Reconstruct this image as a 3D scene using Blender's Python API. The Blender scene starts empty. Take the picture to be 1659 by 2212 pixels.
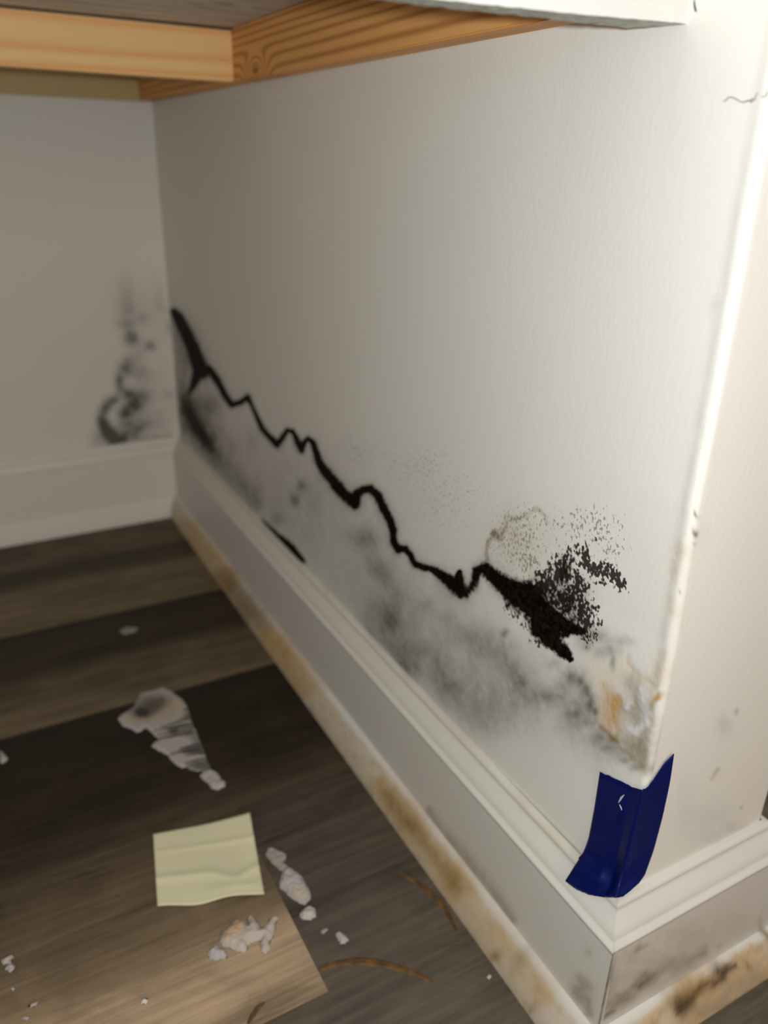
import bpy, bmesh, math, random
import numpy as np
from mathutils import Matrix, Vector
from mathutils.geometry import tessellate_polygon

random.seed(4)
rng = np.random.default_rng(4)
S = bpy.context.scene
COL = S.collection

# ------------------------------------------------------------------ camera
CAM_LOC = (-0.28123, -0.21699, 0.49602)
CAM_EUL = (1.153764, 0.026106, -0.511776)   # pitch, roll, heading
FOCAL_PX = 1717.85
D = 0.9054   # depth of the nook

IMG_W, IMG_H = 1659, 2212
cam = bpy.data.cameras.new('camera')
cam_ob = bpy.data.objects.new('camera', cam)
COL.objects.link(cam_ob)
CAM_M = (Matrix.Translation(CAM_LOC) @ Matrix.Rotation(CAM_EUL[2], 4, 'Z')
         @ Matrix.Rotation(CAM_EUL[0], 4, 'X') @ Matrix.Rotation(CAM_EUL[1], 4, 'Z'))
cam_ob.matrix_world = CAM_M
cam.sensor_fit = 'VERTICAL'
cam.sensor_height = 7.4
cam.lens = FOCAL_PX / IMG_H * cam.sensor_height
cam.clip_start = 0.01
cam.dof.use_dof = True
cam.dof.focus_distance = 0.40
cam.dof.aperture_fstop = 1.2
S.camera = cam_ob

# ------------------------------------------------------------------ world, lights, exposure
w = bpy.data.worlds.new('room_light')
S.world = w
w.use_nodes = True
w.node_tree.nodes['Background'].inputs[0].default_value = (1.0, 0.93, 0.80, 1)
w.node_tree.nodes['Background'].inputs[1].default_value = 0.30

def add_light(name, kind, loc, energy, color, size, target=None):
    l = bpy.data.lights.new(name, kind)
    l.energy = energy
    l.color = color
    if kind == 'AREA':
        l.size = size
    else:
        l.shadow_soft_size = size
    o = bpy.data.objects.new(name, l)
    COL.objects.link(o)
    o.location = loc
    if target is not None:
        o.rotation_euler = (Vector(target) - Vector(loc)).to_track_quat('-Z', 'Y').to_euler()
    return o

# the phone's own LED beside the lens, and an added warm fill behind the camera for the room's bounce light
led = CAM_M @ Vector((0.012, 0.010, 0.0))
add_light('phone_led', 'POINT', led, 5.0, (0.97, 1.0, 0.98), 0.006)
add_light('warm_fill', 'AREA', (-0.25, -1.20, 0.65), 2.2, (1.0, 0.66, 0.42), 0.25, (0, 0.1, 0.2))

S.view_settings.view_transform = 'Standard'
S.view_settings.look = 'None'
S.view_settings.exposure = 0.21
S.view_settings.gamma = 1.0
S.view_settings.use_curve_mapping = False

# ------------------------------------------------------------------ measured outlines and stains (metres)
TRACE = {"scrap":[[-0.1981,0.4406],[-0.1943,0.4452],[-0.1886,0.4476],[-0.1863,0.4478],[-0.1797,0.4539],[-0.1696,0.4712],[-0.1589,0.4702],[-0.148,0.4697],[-0.1422,0.4617],[-0.1394,0.4516],[-0.1362,0.443],[-0.1349,0.4312],[-0.1359,0.4168],[-0.1382,0.401],[-0.1376,0.3904],[-0.1388,0.3762],[-0.1394,0.3645],[-0.14,0.3531],[-0.1409,0.3432],[-0.1409,0.3331],[-0.1474,0.3337],[-0.1543,0.3389],[-0.1592,0.3459],[-0.163,0.3473],[-0.1657,0.3526],[-0.1688,0.3621],[-0.1687,0.3678],[-0.1746,0.3778],[-0.1793,0.3873],[-0.1754,0.3913],[-0.1708,0.3926],[-0.173,0.4011],[-0.1752,0.4097],[-0.178,0.4162],[-0.1833,0.4125],[-0.1869,0.4125],[-0.1896,0.4195],[-0.1964,0.4281]],
"crumb":[[-0.1514,0.3298],[-0.1475,0.3333],[-0.1409,0.332],[-0.1372,0.3258],[-0.1366,0.3189],[-0.1375,0.3162],[-0.1345,0.3125],[-0.1369,0.3074],[-0.1434,0.3066],[-0.147,0.3105],[-0.1479,0.3184],[-0.1507,0.3251]],
"chipA":[[-0.1318,0.223],[-0.1288,0.2268],[-0.1244,0.2256],[-0.121,0.2195],[-0.1177,0.2156],[-0.1195,0.2112],[-0.1236,0.2092],[-0.121,0.2057],[-0.1205,0.1992],[-0.1254,0.2008],[-0.1277,0.205],[-0.1306,0.2138]],
"chipB":[[-0.1261,0.2011],[-0.1207,0.2025],[-0.1179,0.1959],[-0.1154,0.1905],[-0.1153,0.1815],[-0.1152,0.1746],[-0.1176,0.1692],[-0.1234,0.1666],[-0.1262,0.1708],[-0.1296,0.1773],[-0.1314,0.1841],[-0.1333,0.1889],[-0.1327,0.1925]],
"chipC":[[-0.1298,0.1607],[-0.1257,0.1631],[-0.1203,0.1631],[-0.1179,0.159],[-0.1205,0.154],[-0.1252,0.1538],[-0.1292,0.1568]],
"flakeA":[[-0.1869,0.1669],[-0.1826,0.1715],[-0.1758,0.1749],[-0.1708,0.1768],[-0.1671,0.173],[-0.1657,0.1688],[-0.1637,0.1704],[-0.1633,0.1755],[-0.1606,0.1768],[-0.1596,0.1717],[-0.1582,0.1657],[-0.1583,0.1614],[-0.1539,0.1635],[-0.1498,0.1666],[-0.1464,0.1676],[-0.1441,0.1659],[-0.1476,0.1628],[-0.1502,0.1571],[-0.1537,0.1529],[-0.1566,0.151],[-0.1587,0.1454],[-0.1616,0.1436],[-0.1642,0.1458],[-0.163,0.151],[-0.1611,0.1542],[-0.1661,0.156],[-0.1707,0.155],[-0.1734,0.1514],[-0.1781,0.1539],[-0.1815,0.1582],[-0.1857,0.1621]],
"flakeB":[[-0.1967,0.1612],[-0.1937,0.1629],[-0.1902,0.1653],[-0.1889,0.1629],[-0.189,0.1605],[-0.1865,0.1575],[-0.1858,0.1546],[-0.1876,0.1523],[-0.191,0.1545],[-0.1943,0.1546],[-0.1967,0.1579]],
"bitA":[[-0.1139,0.1347],[-0.1105,0.1346],[-0.1085,0.131],[-0.1078,0.1263],[-0.1106,0.1252],[-0.1137,0.1264],[-0.1135,0.1301]],
"bitB":[[-0.122,0.1415],[-0.1191,0.1421],[-0.1159,0.1409],[-0.1181,0.1394],[-0.1213,0.139]],
"bitC":[[-0.3201,0.2202],[-0.3173,0.2208],[-0.3137,0.2213],[-0.3129,0.2197],[-0.3153,0.2173],[-0.3143,0.2152],[-0.3126,0.2111],[-0.3155,0.2087],[-0.3181,0.2125],[-0.3176,0.2146],[-0.3156,0.2139],[-0.3166,0.216],[-0.3189,0.2172]],
"bitD":[[-0.2445,0.1491],[-0.2422,0.1498],[-0.2406,0.1474],[-0.2419,0.1459],[-0.2441,0.1471]],
"bitE":[[-0.3076,0.1791],[-0.3058,0.1796],[-0.303,0.1788],[-0.3035,0.1773],[-0.3066,0.1772]],
"bitF":[[-0.3123,0.1724],[-0.31,0.1726],[-0.3086,0.1704],[-0.3103,0.1699]],
"bitG":[[-0.3167,0.1964],[-0.3155,0.1969],[-0.3145,0.1952],[-0.3154,0.1946]],
"bitH":[[-0.3029,0.4278],[-0.3016,0.4427],[-0.2984,0.4356],[-0.2968,0.4281],[-0.301,0.4235]],
"bitI":[[-0.1639,0.5981],[-0.1543,0.602],[-0.1433,0.5932],[-0.1499,0.5868],[-0.1609,0.588]],
"bitJ":[[-0.0382,0.0591],[-0.0358,0.0594],[-0.0354,0.0577],[-0.0378,0.0575]],
"bitK":[[-0.068,0.1038],[-0.064,0.1041],[-0.0624,0.1025],[-0.0663,0.1021]],
"stripA":[[-0.1347,0.1158],[-0.1249,0.1148],[-0.1114,0.1104],[-0.0994,0.103],[-0.0898,0.0945],[-0.0808,0.0853],[-0.0721,0.0729]],
"stripB":[[-0.0472,0.1588],[-0.0425,0.1501],[-0.0384,0.14],[-0.0349,0.1262],[-0.034,0.115],[-0.0373,0.0979]],
"stripC":[[-0.1892,0.1034],[-0.184,0.1076],[-0.1791,0.1105],[-0.1751,0.1112]],
"note":[[-0.2039,0.2824],[-0.1291,0.2652],[-0.1463,0.1875],[-0.2177,0.2145]],
"joint":[[-0.1382,0.1008],[-0.1337,0.2318]],
"tape":[[[0.00156,0.02918,0.1821],[0.00204,0.02209,0.18495],[0.00241,0.01502,0.18725],[0.00272,0.00671,0.1894],[0.00122,-0.001,0.19454],[0.00542,-0.0009,0.19488],[0.00889,-0.0009,0.19912],[0.01492,-0.001,0.20802],[0.0201,-0.0014,0.21187]],[[0.00114,0.02837,0.15833],[0.00161,0.02137,0.16278],[0.00198,0.01446,0.16691],[0.00231,0.00648,0.17171],[0.00072,-0.001,0.17834],[0.00595,-0.0009,0.17981],[0.01085,-0.0009,0.18254],[0.01738,-0.001,0.18694],[0.02191,-0.0014,0.19118]],[[0.00067,0.02829,0.13363],[0.0011,0.02137,0.13804],[0.00116,0.01405,0.14305],[0.00162,0.00692,0.1474],[-0.00056,-0.001,0.15454],[0.00478,-0.0009,0.15595],[0.00978,-0.0009,0.15867],[0.01662,-0.001,0.16235],[0.02206,-0.0014,0.1663]],[[-0.00095,0.02889,0.12282],[-0.00113,0.02061,0.12641],[-0.00093,0.01324,0.1291],[0.00024,0.00655,0.13074],[-0.0026,-0.0018,0.13834],[0.004,-0.0012,0.13787],[0.00933,-0.0012,0.1394],[0.01554,-0.0014,0.14106],[0.02036,-0.0016,0.14275]],[[-0.00962,0.02654,0.11718],[-0.00937,0.01633,0.1209],[-0.00719,0.00867,0.12272],[-0.00339,0.00338,0.12282],[-0.00631,-0.004,0.13227],[-1e-05,-0.0035,0.13091],[0.00677,-0.003,0.13112],[0.01249,-0.0025,0.13338],[0.01792,-0.0022,0.1346]],[[-0.01327,0.02818,0.10617],[-0.01212,0.01913,0.10763],[-0.01069,0.01146,0.11106],[-0.00857,0.00391,0.11557],[-0.01118,-0.0072,0.12847],[-0.00534,-0.0074,0.12638],[0.00189,-0.0064,0.12643],[0.00898,-0.005,0.12624],[0.01465,-0.0035,0.12859]]],
"crack":[[-0.0021,0.022,0.5196],[-0.0021,0.021,0.5199],[-0.0022,0.0197,0.5209],[-0.0022,0.0184,0.5209],[-0.0022,0.0166,0.5203],[-0.0023,0.0142,0.5193],[-0.0023,0.0126,0.5189],[-0.0023,0.011,0.5193],[-0.0023,0.0096,0.5194],[-0.0023,0.0088,0.5187],[-0.0024,0.0089,0.52],[-0.0024,0.0077,0.5193],[-0.0024,0.0074,0.5205],[-0.0024,0.0069,0.5218],[-0.0024,0.0064,0.522]],
"crack2":[[-0.0038,0.0038,0.5204],[-0.0038,0.0029,0.5202],[-0.0038,0.0019,0.5203],[-0.0038,0.0016,0.5212],[-0.0038,0.0012,0.5221]],
"seam":[[-0.0022,0.0444,0.5556],[-0.0022,0.0437,0.5534],[-0.0022,0.0429,0.552],[-0.0022,0.0425,0.5514]],
"tear_glint":[[0.0014,0.0127,0.1738],[0.0015,0.0118,0.1778],[0.0016,0.0102,0.1814]],
"tear_glint2":[[0.0013,0.0118,0.1733],[0.0013,0.0105,0.1723],[0.0013,0.0096,0.1711]]}
STAINS = {"side_mould":[[0.88,0.3,3367,6398,34895,1.0],[0.8735,0.2984,2654,5020,27076,1.0],[0.867,0.2969,2156,4058,21648,1.0],[0.8606,0.2954,1794,3359,17724,1.0],[0.8534,0.2922,1692,3155,16337,1.0],[0.8463,0.289,1602,2973,15112,1.0],[0.8392,0.2859,1521,2809,14025,1.0],[0.8321,0.2828,1449,2662,13055,1.0],[0.8244,0.2787,1423,2601,12479,1.0],[0.8168,0.2747,1400,2543,11941,1.0],[0.8093,0.2707,1378,2489,11439,1.0],[0.8018,0.2668,1357,2437,10970,1.0],[0.7963,0.2624,1302,2328,10266,1.0],[0.7909,0.2581,1252,2228,9627,1.0],[0.7855,0.2539,1205,2136,9047,1.0],[0.7801,0.2496,1163,2051,8518,1.0],[0.7716,0.2472,1302,2277,9314,1.0],[0.7632,0.2447,1463,2536,10220,1.0],[0.753,0.2481,2200,3773,15273,1.0],[0.743,0.2515,3621,6144,24985,1.0],[0.7332,0.2547,6906,11594,47363,1.0],[0.7274,0.2533,6806,11359,45956,1.0],[0.7217,0.2519,6711,11135,44617,1.0],[0.7161,0.2505,6621,10921,43343,1.0],[0.7104,0.2491,6535,10716,42129,1.0],[0.7048,0.2478,6453,10519,40971,1.0],[0.7011,0.2464,7134,11582,44746,1.0],[0.6974,0.2449,7915,12800,49054,1.0],[0.6936,0.2435,8818,14204,53998,1.0],[0.6899,0.2421,9869,15833,59711,1.0],[0.6863,0.2405,10020,16012,59857,1.0],[0.6827,0.2388,10173,16193,60002,1.0],[0.6791,0.2372,10329,16374,60147,1.0],[0.6755,0.2355,10485,16556,60291,1.0],[0.6708,0.2345,10892,17106,61833,1.0],[0.6661,0.2335,11315,17676,63426,1.0],[0.6614,0.2325,11757,18268,65072,1.0],[0.6567,0.2315,12217,18883,66773,1.0],[0.6521,0.2305,12697,19521,68532,1.0],[0.6443,0.2334,13692,20864,73495,1.0],[0.6366,0.2362,14785,22328,78924,1.0],[0.629,0.2389,15987,23928,84873,1.0],[0.6215,0.2416,17314,25681,91409,1.0],[0.6147,0.2449,17130,25195,90227,1.0],[0.6081,0.248,16953,24725,89088,1.0],[0.6015,0.2512,16784,24269,87990,1.0],[0.5951,0.2543,16623,23828,86930,1.0],[0.5931,0.2533,18804,26895,97585,1.0],[0.5911,0.2523,21420,30567,110308,1.0],[0.5891,0.2513,24590,35013,125669,1.0],[0.5871,0.2503,28482,40462,144450,1.0],[0.5851,0.2493,33329,47240,167744,1.0],[0.583,0.2482,33655,47586,167927,1.0],[0.5809,0.247,33982,47934,168109,1.0],[0.5789,0.2458,34313,48282,168290,1.0],[0.5768,0.2446,34645,48631,168471,1.0],[0.5747,0.2434,34981,48980,168651,1.0],[0.5726,0.2423,35319,49331,168830,1.0],[0.5706,0.2411,35659,49683,169009,1.0],[0.5687,0.24,33635,46757,158142,1.0],[0.5669,0.2388,31794,44099,148296,1.0],[0.565,0.2377,30116,41676,139348,1.0],[0.5632,0.2365,28580,39460,131192,1.0],[0.5613,0.2354,27172,37429,123737,1.0],[0.5595,0.2343,25876,35563,116903,1.0],[0.5577,0.2331,24682,33842,110625,1.0],[0.5558,0.232,23578,32253,104843,1.0],[0.554,0.2309,22556,30783,99506,1.0],[0.5501,0.2304,22910,31108,100028,1.0],[0.5462,0.2299,23269,31436,100550,1.0],[0.5423,0.2294,23632,31765,101072,1.0],[0.5385,0.2288,23999,32096,101594,1.0],[0.5347,0.2283,24371,32430,102117,1.0],[0.5307,0.228,22497,29779,93330,1.0],[0.5268,0.2277,20857,27463,85671,1.0],[0.5229,0.2274,19412,25428,78952,1.0],[0.519,0.2271,18133,23628,73025,1.0],[0.5152,0.2267,16994,22029,67769,1.0],[0.5113,0.2264,15975,20601,63085,1.0],[0.5077,0.2292,18141,23278,71728,1.0],[0.5041,0.2319,20752,26494,82147,1.0],[0.5005,0.2345,23933,30400,94852,1.0],[0.4969,0.2372,27863,35209,110552,1.0],[0.4945,0.2394,30372,38241,120778,1.0],[0.4922,0.2416,33217,41671,132387,1.0],[0.4898,0.2437,36461,45571,145635,1.0],[0.4875,0.2459,40179,50031,160840,1.0],[0.4852,0.248,44470,55163,178399,1.0],[0.4829,0.2502,49453,61109,198815,1.0],[0.4791,0.2509,50168,61640,200446,1.0],[0.4753,0.2517,50890,62172,202084,1.0],[0.4716,0.2525,51621,62707,203727,1.0],[0.4679,0.2533,52359,63243,205377,1.0],[0.4663,0.2523,46316,55838,180396,1.0],[0.4648,0.2513,41298,49693,159720,1.0],[0.4633,0.2503,37083,44536,142415,1.0],[0.4619,0.2494,33508,40165,127784,1.0],[0.4604,0.2484,30448,36427,115304,1.0],[0.4589,0.2475,27808,33204,104572,1.0],[0.4574,0.2465,25514,30405,95276,1.0],[0.4559,0.2455,23508,27958,87170,1.0],[0.4539,0.2443,24979,29630,91763,1.0],[0.452,0.243,26576,31441,96725,1.0],[0.45,0.2417,28315,33408,102096,1.0],[0.448,0.2404,30210,35548,107921,1.0],[0.4463,0.2426,31727,37221,113763,1.0],[0.4446,0.2449,33354,39011,120042,1.0],[0.443,0.2471,35104,40928,126802,1.0],[0.4413,0.2493,36987,42986,134092,1.0],[0.4396,0.2515,39018,45199,141968,1.0],[0.4369,0.2534,39363,45380,143255,1.0],[0.4342,0.2553,39710,45559,144548,1.0],[0.4316,0.2572,40061,45736,145849,1.0],[0.4287,0.2571,38147,43359,137820,1.0],[0.4259,0.257,36391,41180,130470,1.0],[0.423,0.2568,34774,39177,123723,1.0],[0.4202,0.2567,33282,37331,117515,1.0],[0.4188,0.2551,31206,34948,109159,1.0],[0.4174,0.2534,29334,32800,101655,1.0],[0.416,0.2518,27640,30856,94893,1.0],[0.4146,0.2502,26102,29090,88777,1.0],[0.4132,0.2486,24700,27481,83229,1.0],[0.4118,0.2469,23419,26010,78179,1.0],[0.4104,0.2453,22245,24663,73571,1.0],[0.409,0.2437,21166,23424,69354,1.0],[0.4076,0.2421,20172,22284,65485,1.0],[0.4039,0.2409,17493,19217,56017,1.0],[0.4003,0.2397,15350,16769,48489,1.0],[0.3967,0.2385,13607,14782,42403,1.0],[0.3931,0.2373,12169,13146,37412,1.0],[0.3878,0.2364,12477,13364,37697,1.0],[0.3825,0.2354,12790,13583,37981,1.0],[0.3773,0.2345,13109,13804,38266,1.0],[0.3721,0.2335,13434,14026,38550,1.0],[0.3681,0.2328,14410,14943,40792,1.0],[0.364,0.2321,15476,15940,43219,1.0],[0.36,0.2314,16642,17025,45852,1.0],[0.356,0.2307,17921,18209,48715,1.0],[0.352,0.2299,19326,19505,51835,1.0],[0.7823,0.2404,1838,3249,13076,1.0],[0.7879,0.2356,2108,3746,14892,0.96],[0.7935,0.2307,2446,4369,17152,0.92],[0.7993,0.2258,2876,5163,20018,0.88],[0.8051,0.2208,3435,6196,23732,0.84],[0.8109,0.2157,4182,7577,28673,0.8],[0.8169,0.2114,4666,8491,31833,0.75],[0.8229,0.2071,5245,9587,35606,0.7],[0.829,0.2026,5946,10914,40163,0.65],[0.8351,0.1982,6807,12546,45744,0.6],[0.3728,0.2311,15292,15989,43569,1.0],[0.3676,0.2305,15153,15707,42503,1.0],[0.3626,0.23,15020,15437,41483,1.0],[0.3576,0.2296,14894,15178,40506,1.0],[0.3522,0.2296,13104,13230,35122,1.0],[0.3469,0.2297,11653,11656,30784,1.0],[0.3417,0.2297,10459,10366,27235,1.0],[0.3381,0.2288,13608,13402,34963,1.0],[0.3345,0.2278,18322,17932,46449,1.0],[0.3334,0.2314,17749,17327,45416,1.0],[0.3323,0.2349,17205,16750,44429,1.0],[0.3312,0.2383,16686,16198,43484,1.0],[0.3274,0.2413,19311,18600,50306,1.0],[0.3237,0.2442,22555,21554,58732,1.0],[0.32,0.247,26623,25239,69296,1.0],[0.3156,0.2489,27152,25507,70226,1.0],[0.3112,0.2507,27688,25775,71164,1.0],[0.3069,0.2524,28233,26043,72107,1.0],[0.3026,0.2521,27761,25399,69905,1.0],[0.2983,0.2517,27314,24787,67816,1.0],[0.294,0.2513,26890,24204,65834,1.0],[0.2916,0.2495,27271,24451,65863,1.0],[0.2892,0.2477,27656,24699,65892,1.0],[0.2867,0.246,28046,24946,65920,1.0],[0.2843,0.2442,28440,25194,65948,1.0],[0.2819,0.2427,29646,26154,67891,1.0],[0.2796,0.2413,30915,27159,69917,1.0],[0.2772,0.2398,32250,28213,72033,1.0],[0.2748,0.2383,33655,29318,74244,1.0],[0.2732,0.2368,35001,30407,76428,1.0],[0.2716,0.2353,36416,31550,78710,1.0],[0.2701,0.2338,37905,32750,81098,1.0],[0.2685,0.2323,39473,34009,83597,1.0],[0.2683,0.23,40853,35212,85762,1.0],[0.2682,0.2276,42303,36473,88027,1.0],[0.268,0.2252,43828,37796,90397,1.0],[0.2679,0.2228,45432,39186,92881,1.0],[0.2659,0.2219,43033,36967,87148,1.0],[0.2638,0.2211,40844,34945,81938,1.0],[0.2618,0.2202,38841,33097,77190,1.0],[0.2597,0.2193,37003,31403,72850,1.0],[0.2566,0.2211,44218,37271,86733,1.0],[0.2534,0.2229,53611,44881,104769,1.0],[0.2504,0.2246,66136,54987,128768,1.0],[0.2479,0.2243,67002,55427,129276,1.0],[0.2455,0.2239,67877,55869,129783,1.0],[0.2431,0.2235,68760,56313,130291,1.0],[0.2408,0.2231,69652,56758,130798,1.0],[0.2393,0.2219,70272,57094,130786,1.0],[0.2378,0.2208,70895,57430,130772,1.0],[0.2363,0.2196,71524,57766,130758,1.0],[0.2348,0.2184,72156,58102,130744,1.0],[0.2319,0.2191,68930,55148,124036,1.0],[0.2291,0.2199,65961,52435,117878,1.0],[0.2262,0.2206,63224,49937,112210,1.0],[0.2234,0.2213,60693,47631,106981,1.0],[0.2206,0.222,58347,45497,102145,1.0],[0.2166,0.2234,59575,46021,103408,1.0],[0.2127,0.2247,60822,46545,104678,1.0],[0.2088,0.2261,62088,47070,105957,1.0],[0.2057,0.2262,51560,38810,87120,1.0],[0.2027,0.2263,43621,32601,72979,1.0],[0.1997,0.2265,37479,27811,62088,1.0],[0.1967,0.2266,32625,24037,53516,1.0],[0.1938,0.2267,28717,21008,46647,1.0],[0.1897,0.227,22993,16655,36854,1.0],[0.1857,0.2272,18908,13562,29906,1.0],[0.1817,0.2274,15885,11282,24794,1.0],[0.1778,0.2277,13581,9551,20921,1.0],[0.1776,0.2294,16700,11729,25855,1.0],[0.1773,0.231,21029,14749,32719,1.0],[0.177,0.2327,27283,19109,42663,1.0],[0.1768,0.2344,36802,25738,57832,1.0],[0.1765,0.236,52321,36536,82627,1.0],[0.1763,0.2377,80187,55910,127261,1.0],[0.176,0.2393,138045,96099,220165,1.0],[0.1758,0.2378,136053,94755,215632,0.98],[0.1757,0.2362,134108,93438,211220,0.96],[0.1755,0.2346,132210,92149,206925,0.95],[0.1753,0.233,130355,90886,202742,0.93],[0.1751,0.2314,128543,89650,198669,0.91],[0.1749,0.2297,126773,88438,194701,0.89],[0.1748,0.2281,125043,87251,190835,0.87],[0.1746,0.2265,123352,86088,187067,0.85],[0.1744,0.2249,121698,84948,183396,0.84],[0.1742,0.2233,120081,83830,179816,0.82],[0.174,0.2217,118500,82734,176326,0.8],[0.1722,0.2236,64587,44854,96120,0.78],[0.1703,0.2255,40734,28137,60631,0.77],[0.1685,0.2275,28107,19310,41842,0.75],[0.1662,0.2301,32905,22444,49025,0.74],[0.1639,0.2328,38961,26382,58094,0.72],[0.1616,0.2354,46747,31421,69758,0.71],[0.1593,0.2379,56979,38014,85089,0.7],[0.1587,0.2405,54647,36346,82181,0.74],[0.1582,0.2431,52462,34782,79445,0.78],[0.1576,0.2456,50410,33312,76869,0.82],[0.157,0.2481,48480,31929,74438,0.86],[0.1565,0.2506,46664,30626,72144,0.9],[0.1534,0.2527,44491,28906,68510,0.92],[0.1504,0.2548,42504,27335,65189,0.93],[0.1474,0.2568,40683,25897,62146,0.95],[0.1445,0.2564,37891,23940,57170,0.97],[0.1417,0.2559,35422,22213,52790,0.98],[0.1389,0.2554,33227,20681,48914,1.0],[0.1353,0.2548,29896,18423,43299,1.0],[0.1316,0.2542,27106,16539,38627,1.0],[0.128,0.2536,24744,14948,34697,1.0],[0.1493,0.2548,24828,15921,37921,0.8],[0.1448,0.2545,23264,14737,34901,0.85],[0.1404,0.2542,21885,13695,32252,0.9],[0.136,0.2539,20662,12772,29915,0.95],[0.1317,0.2539,18091,11045,25757,0.97],[0.1275,0.2538,16025,9664,22441,0.98],[0.1233,0.2538,14339,8541,19750,1.0],[0.1177,0.2541,9513,5571,12834,1.0],[0.1123,0.2544,6847,3941,9048,1.0],[0.1053,0.2542,7168,4039,9203,1.0],[0.0985,0.2539,7500,4136,9358,1.0],[0.0923,0.2535,9656,5222,11723,1.0],[0.0862,0.253,12739,6754,15052,1.0],[0.0805,0.2538,16514,8579,19097,1.0],[0.0748,0.2546,21990,11194,24894,1.0],[0.072,0.255,29151,14684,32655,1.0],[0.0692,0.2555,40201,20038,44563,1.0],[0.0664,0.2559,58493,28850,64167,1.0],[0.064,0.2564,70840,34607,77021,0.92],[0.0615,0.2569,87222,42205,93994,0.83],[0.0591,0.2574,109564,52512,117031,0.75],[0.1055,0.2614,13299,7435,17529,0.85],[0.099,0.2627,12708,6946,16384,0.7],[0.0926,0.2639,12183,6511,15369,0.56],[0.0873,0.265,13757,7212,17039,0.53],[0.0821,0.266,15589,8015,18960,0.5],[0.0777,0.266,17645,8934,21062,0.49],[0.0733,0.266,20059,10000,23502,0.48],[0.0705,0.2643,25273,12503,29065,0.49],[0.0676,0.2626,32641,16022,36848,0.5],[0.0768,0.2811,54390,26769,68269,0.5],[0.0772,0.2831,57408,28183,72672,0.51],[0.0775,0.2851,60694,29718,77485,0.51],[0.0779,0.287,64280,31387,82760,0.52],[0.0778,0.2885,77800,37868,100693,0.51],[0.0778,0.29,96077,46611,124998,0.51],[0.0778,0.2915,121634,58813,159073,0.5],[0.0936,0.2469,14430,7890,17205,1.0],[0.0931,0.244,17521,9592,20638,1.0],[0.0927,0.2411,21707,11896,25259,1.0],[0.0892,0.2407,22227,12046,25456,0.98],[0.0857,0.2404,22755,12197,25654,0.97],[0.0822,0.2401,23293,12347,25852,0.95],[0.0785,0.2395,28440,14896,31001,0.94],[0.0748,0.2389,35300,18267,37796,0.92],[0.0724,0.2385,43248,22201,45759,0.91],[0.0699,0.2381,54004,27501,56468,0.91],[0.0675,0.2377,69036,34875,71340,0.9],[0.0661,0.2372,104139,52376,106763,0.9],[0.0647,0.2367,173833,87041,176804,0.9],[0.5659,0.1202,37767,49923,117438,0.5],[0.5625,0.1199,36721,48331,113265,0.53],[0.5591,0.1197,35731,46825,109325,0.56],[0.5558,0.1194,34792,45400,105602,0.59],[0.5525,0.1192,33903,44050,102080,0.61],[0.5492,0.1189,33058,42769,98744,0.64],[0.5459,0.1187,32255,41552,95580,0.67],[0.5427,0.1184,31492,40396,92578,0.7],[0.5386,0.1183,26415,33707,76928,0.74],[0.5346,0.1182,22526,28596,64991,0.78],[0.5306,0.118,19478,24599,55676,0.82],[0.5266,0.1179,17042,21412,48264,0.86],[0.5227,0.1178,15064,18829,42268,0.9],[0.5166,0.1181,13122,16276,36357,0.92],[0.5105,0.1185,11565,14236,31644,0.95],[0.5045,0.1189,10297,12578,27823,0.98],[0.4986,0.1193,9249,11212,24681,1.0],[0.4927,0.1196,10070,12116,26542,1.0],[0.4869,0.12,10986,13118,28601,1.0],[0.4812,0.1203,12011,14234,30886,1.0],[0.4755,0.1207,13161,15480,33430,1.0],[0.4716,0.1208,15494,18127,39001,0.99],[0.4677,0.1208,18458,21479,46041,0.98],[0.4639,0.1209,22296,25807,55114,0.96],[0.46,0.121,27381,31524,67077,0.95],[0.4568,0.121,32409,37144,78785,0.91],[0.4535,0.1211,38868,44344,93763,0.88],[0.4503,0.1211,47348,53774,113345,0.84],[0.4471,0.1212,58770,66444,139617,0.8],[0.8606,0.1797,2268,4244,14923,0.5],[0.8538,0.1743,1608,2980,10267,0.55],[0.847,0.1689,1209,2220,7494,0.6],[0.834,0.164,1266,2291,7560,0.59],[0.8213,0.1593,1326,2364,7626,0.58],[0.8075,0.157,1426,2506,7949,0.6],[0.7939,0.1547,1534,2657,8288,0.62],[0.7807,0.1524,1649,2816,8643,0.64],[0.7714,0.1498,1981,3346,10124,0.6],[0.7622,0.1472,2408,4023,12003,0.56],[0.7531,0.1447,2968,4907,14437,0.52],[0.0804,0.2453,23583,12362,26453,0.9],[0.0771,0.2473,30523,15791,34003,0.87],[0.0739,0.2492,40765,20813,45102,0.83],[0.0707,0.2511,56728,28581,62337,0.8]],
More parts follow.
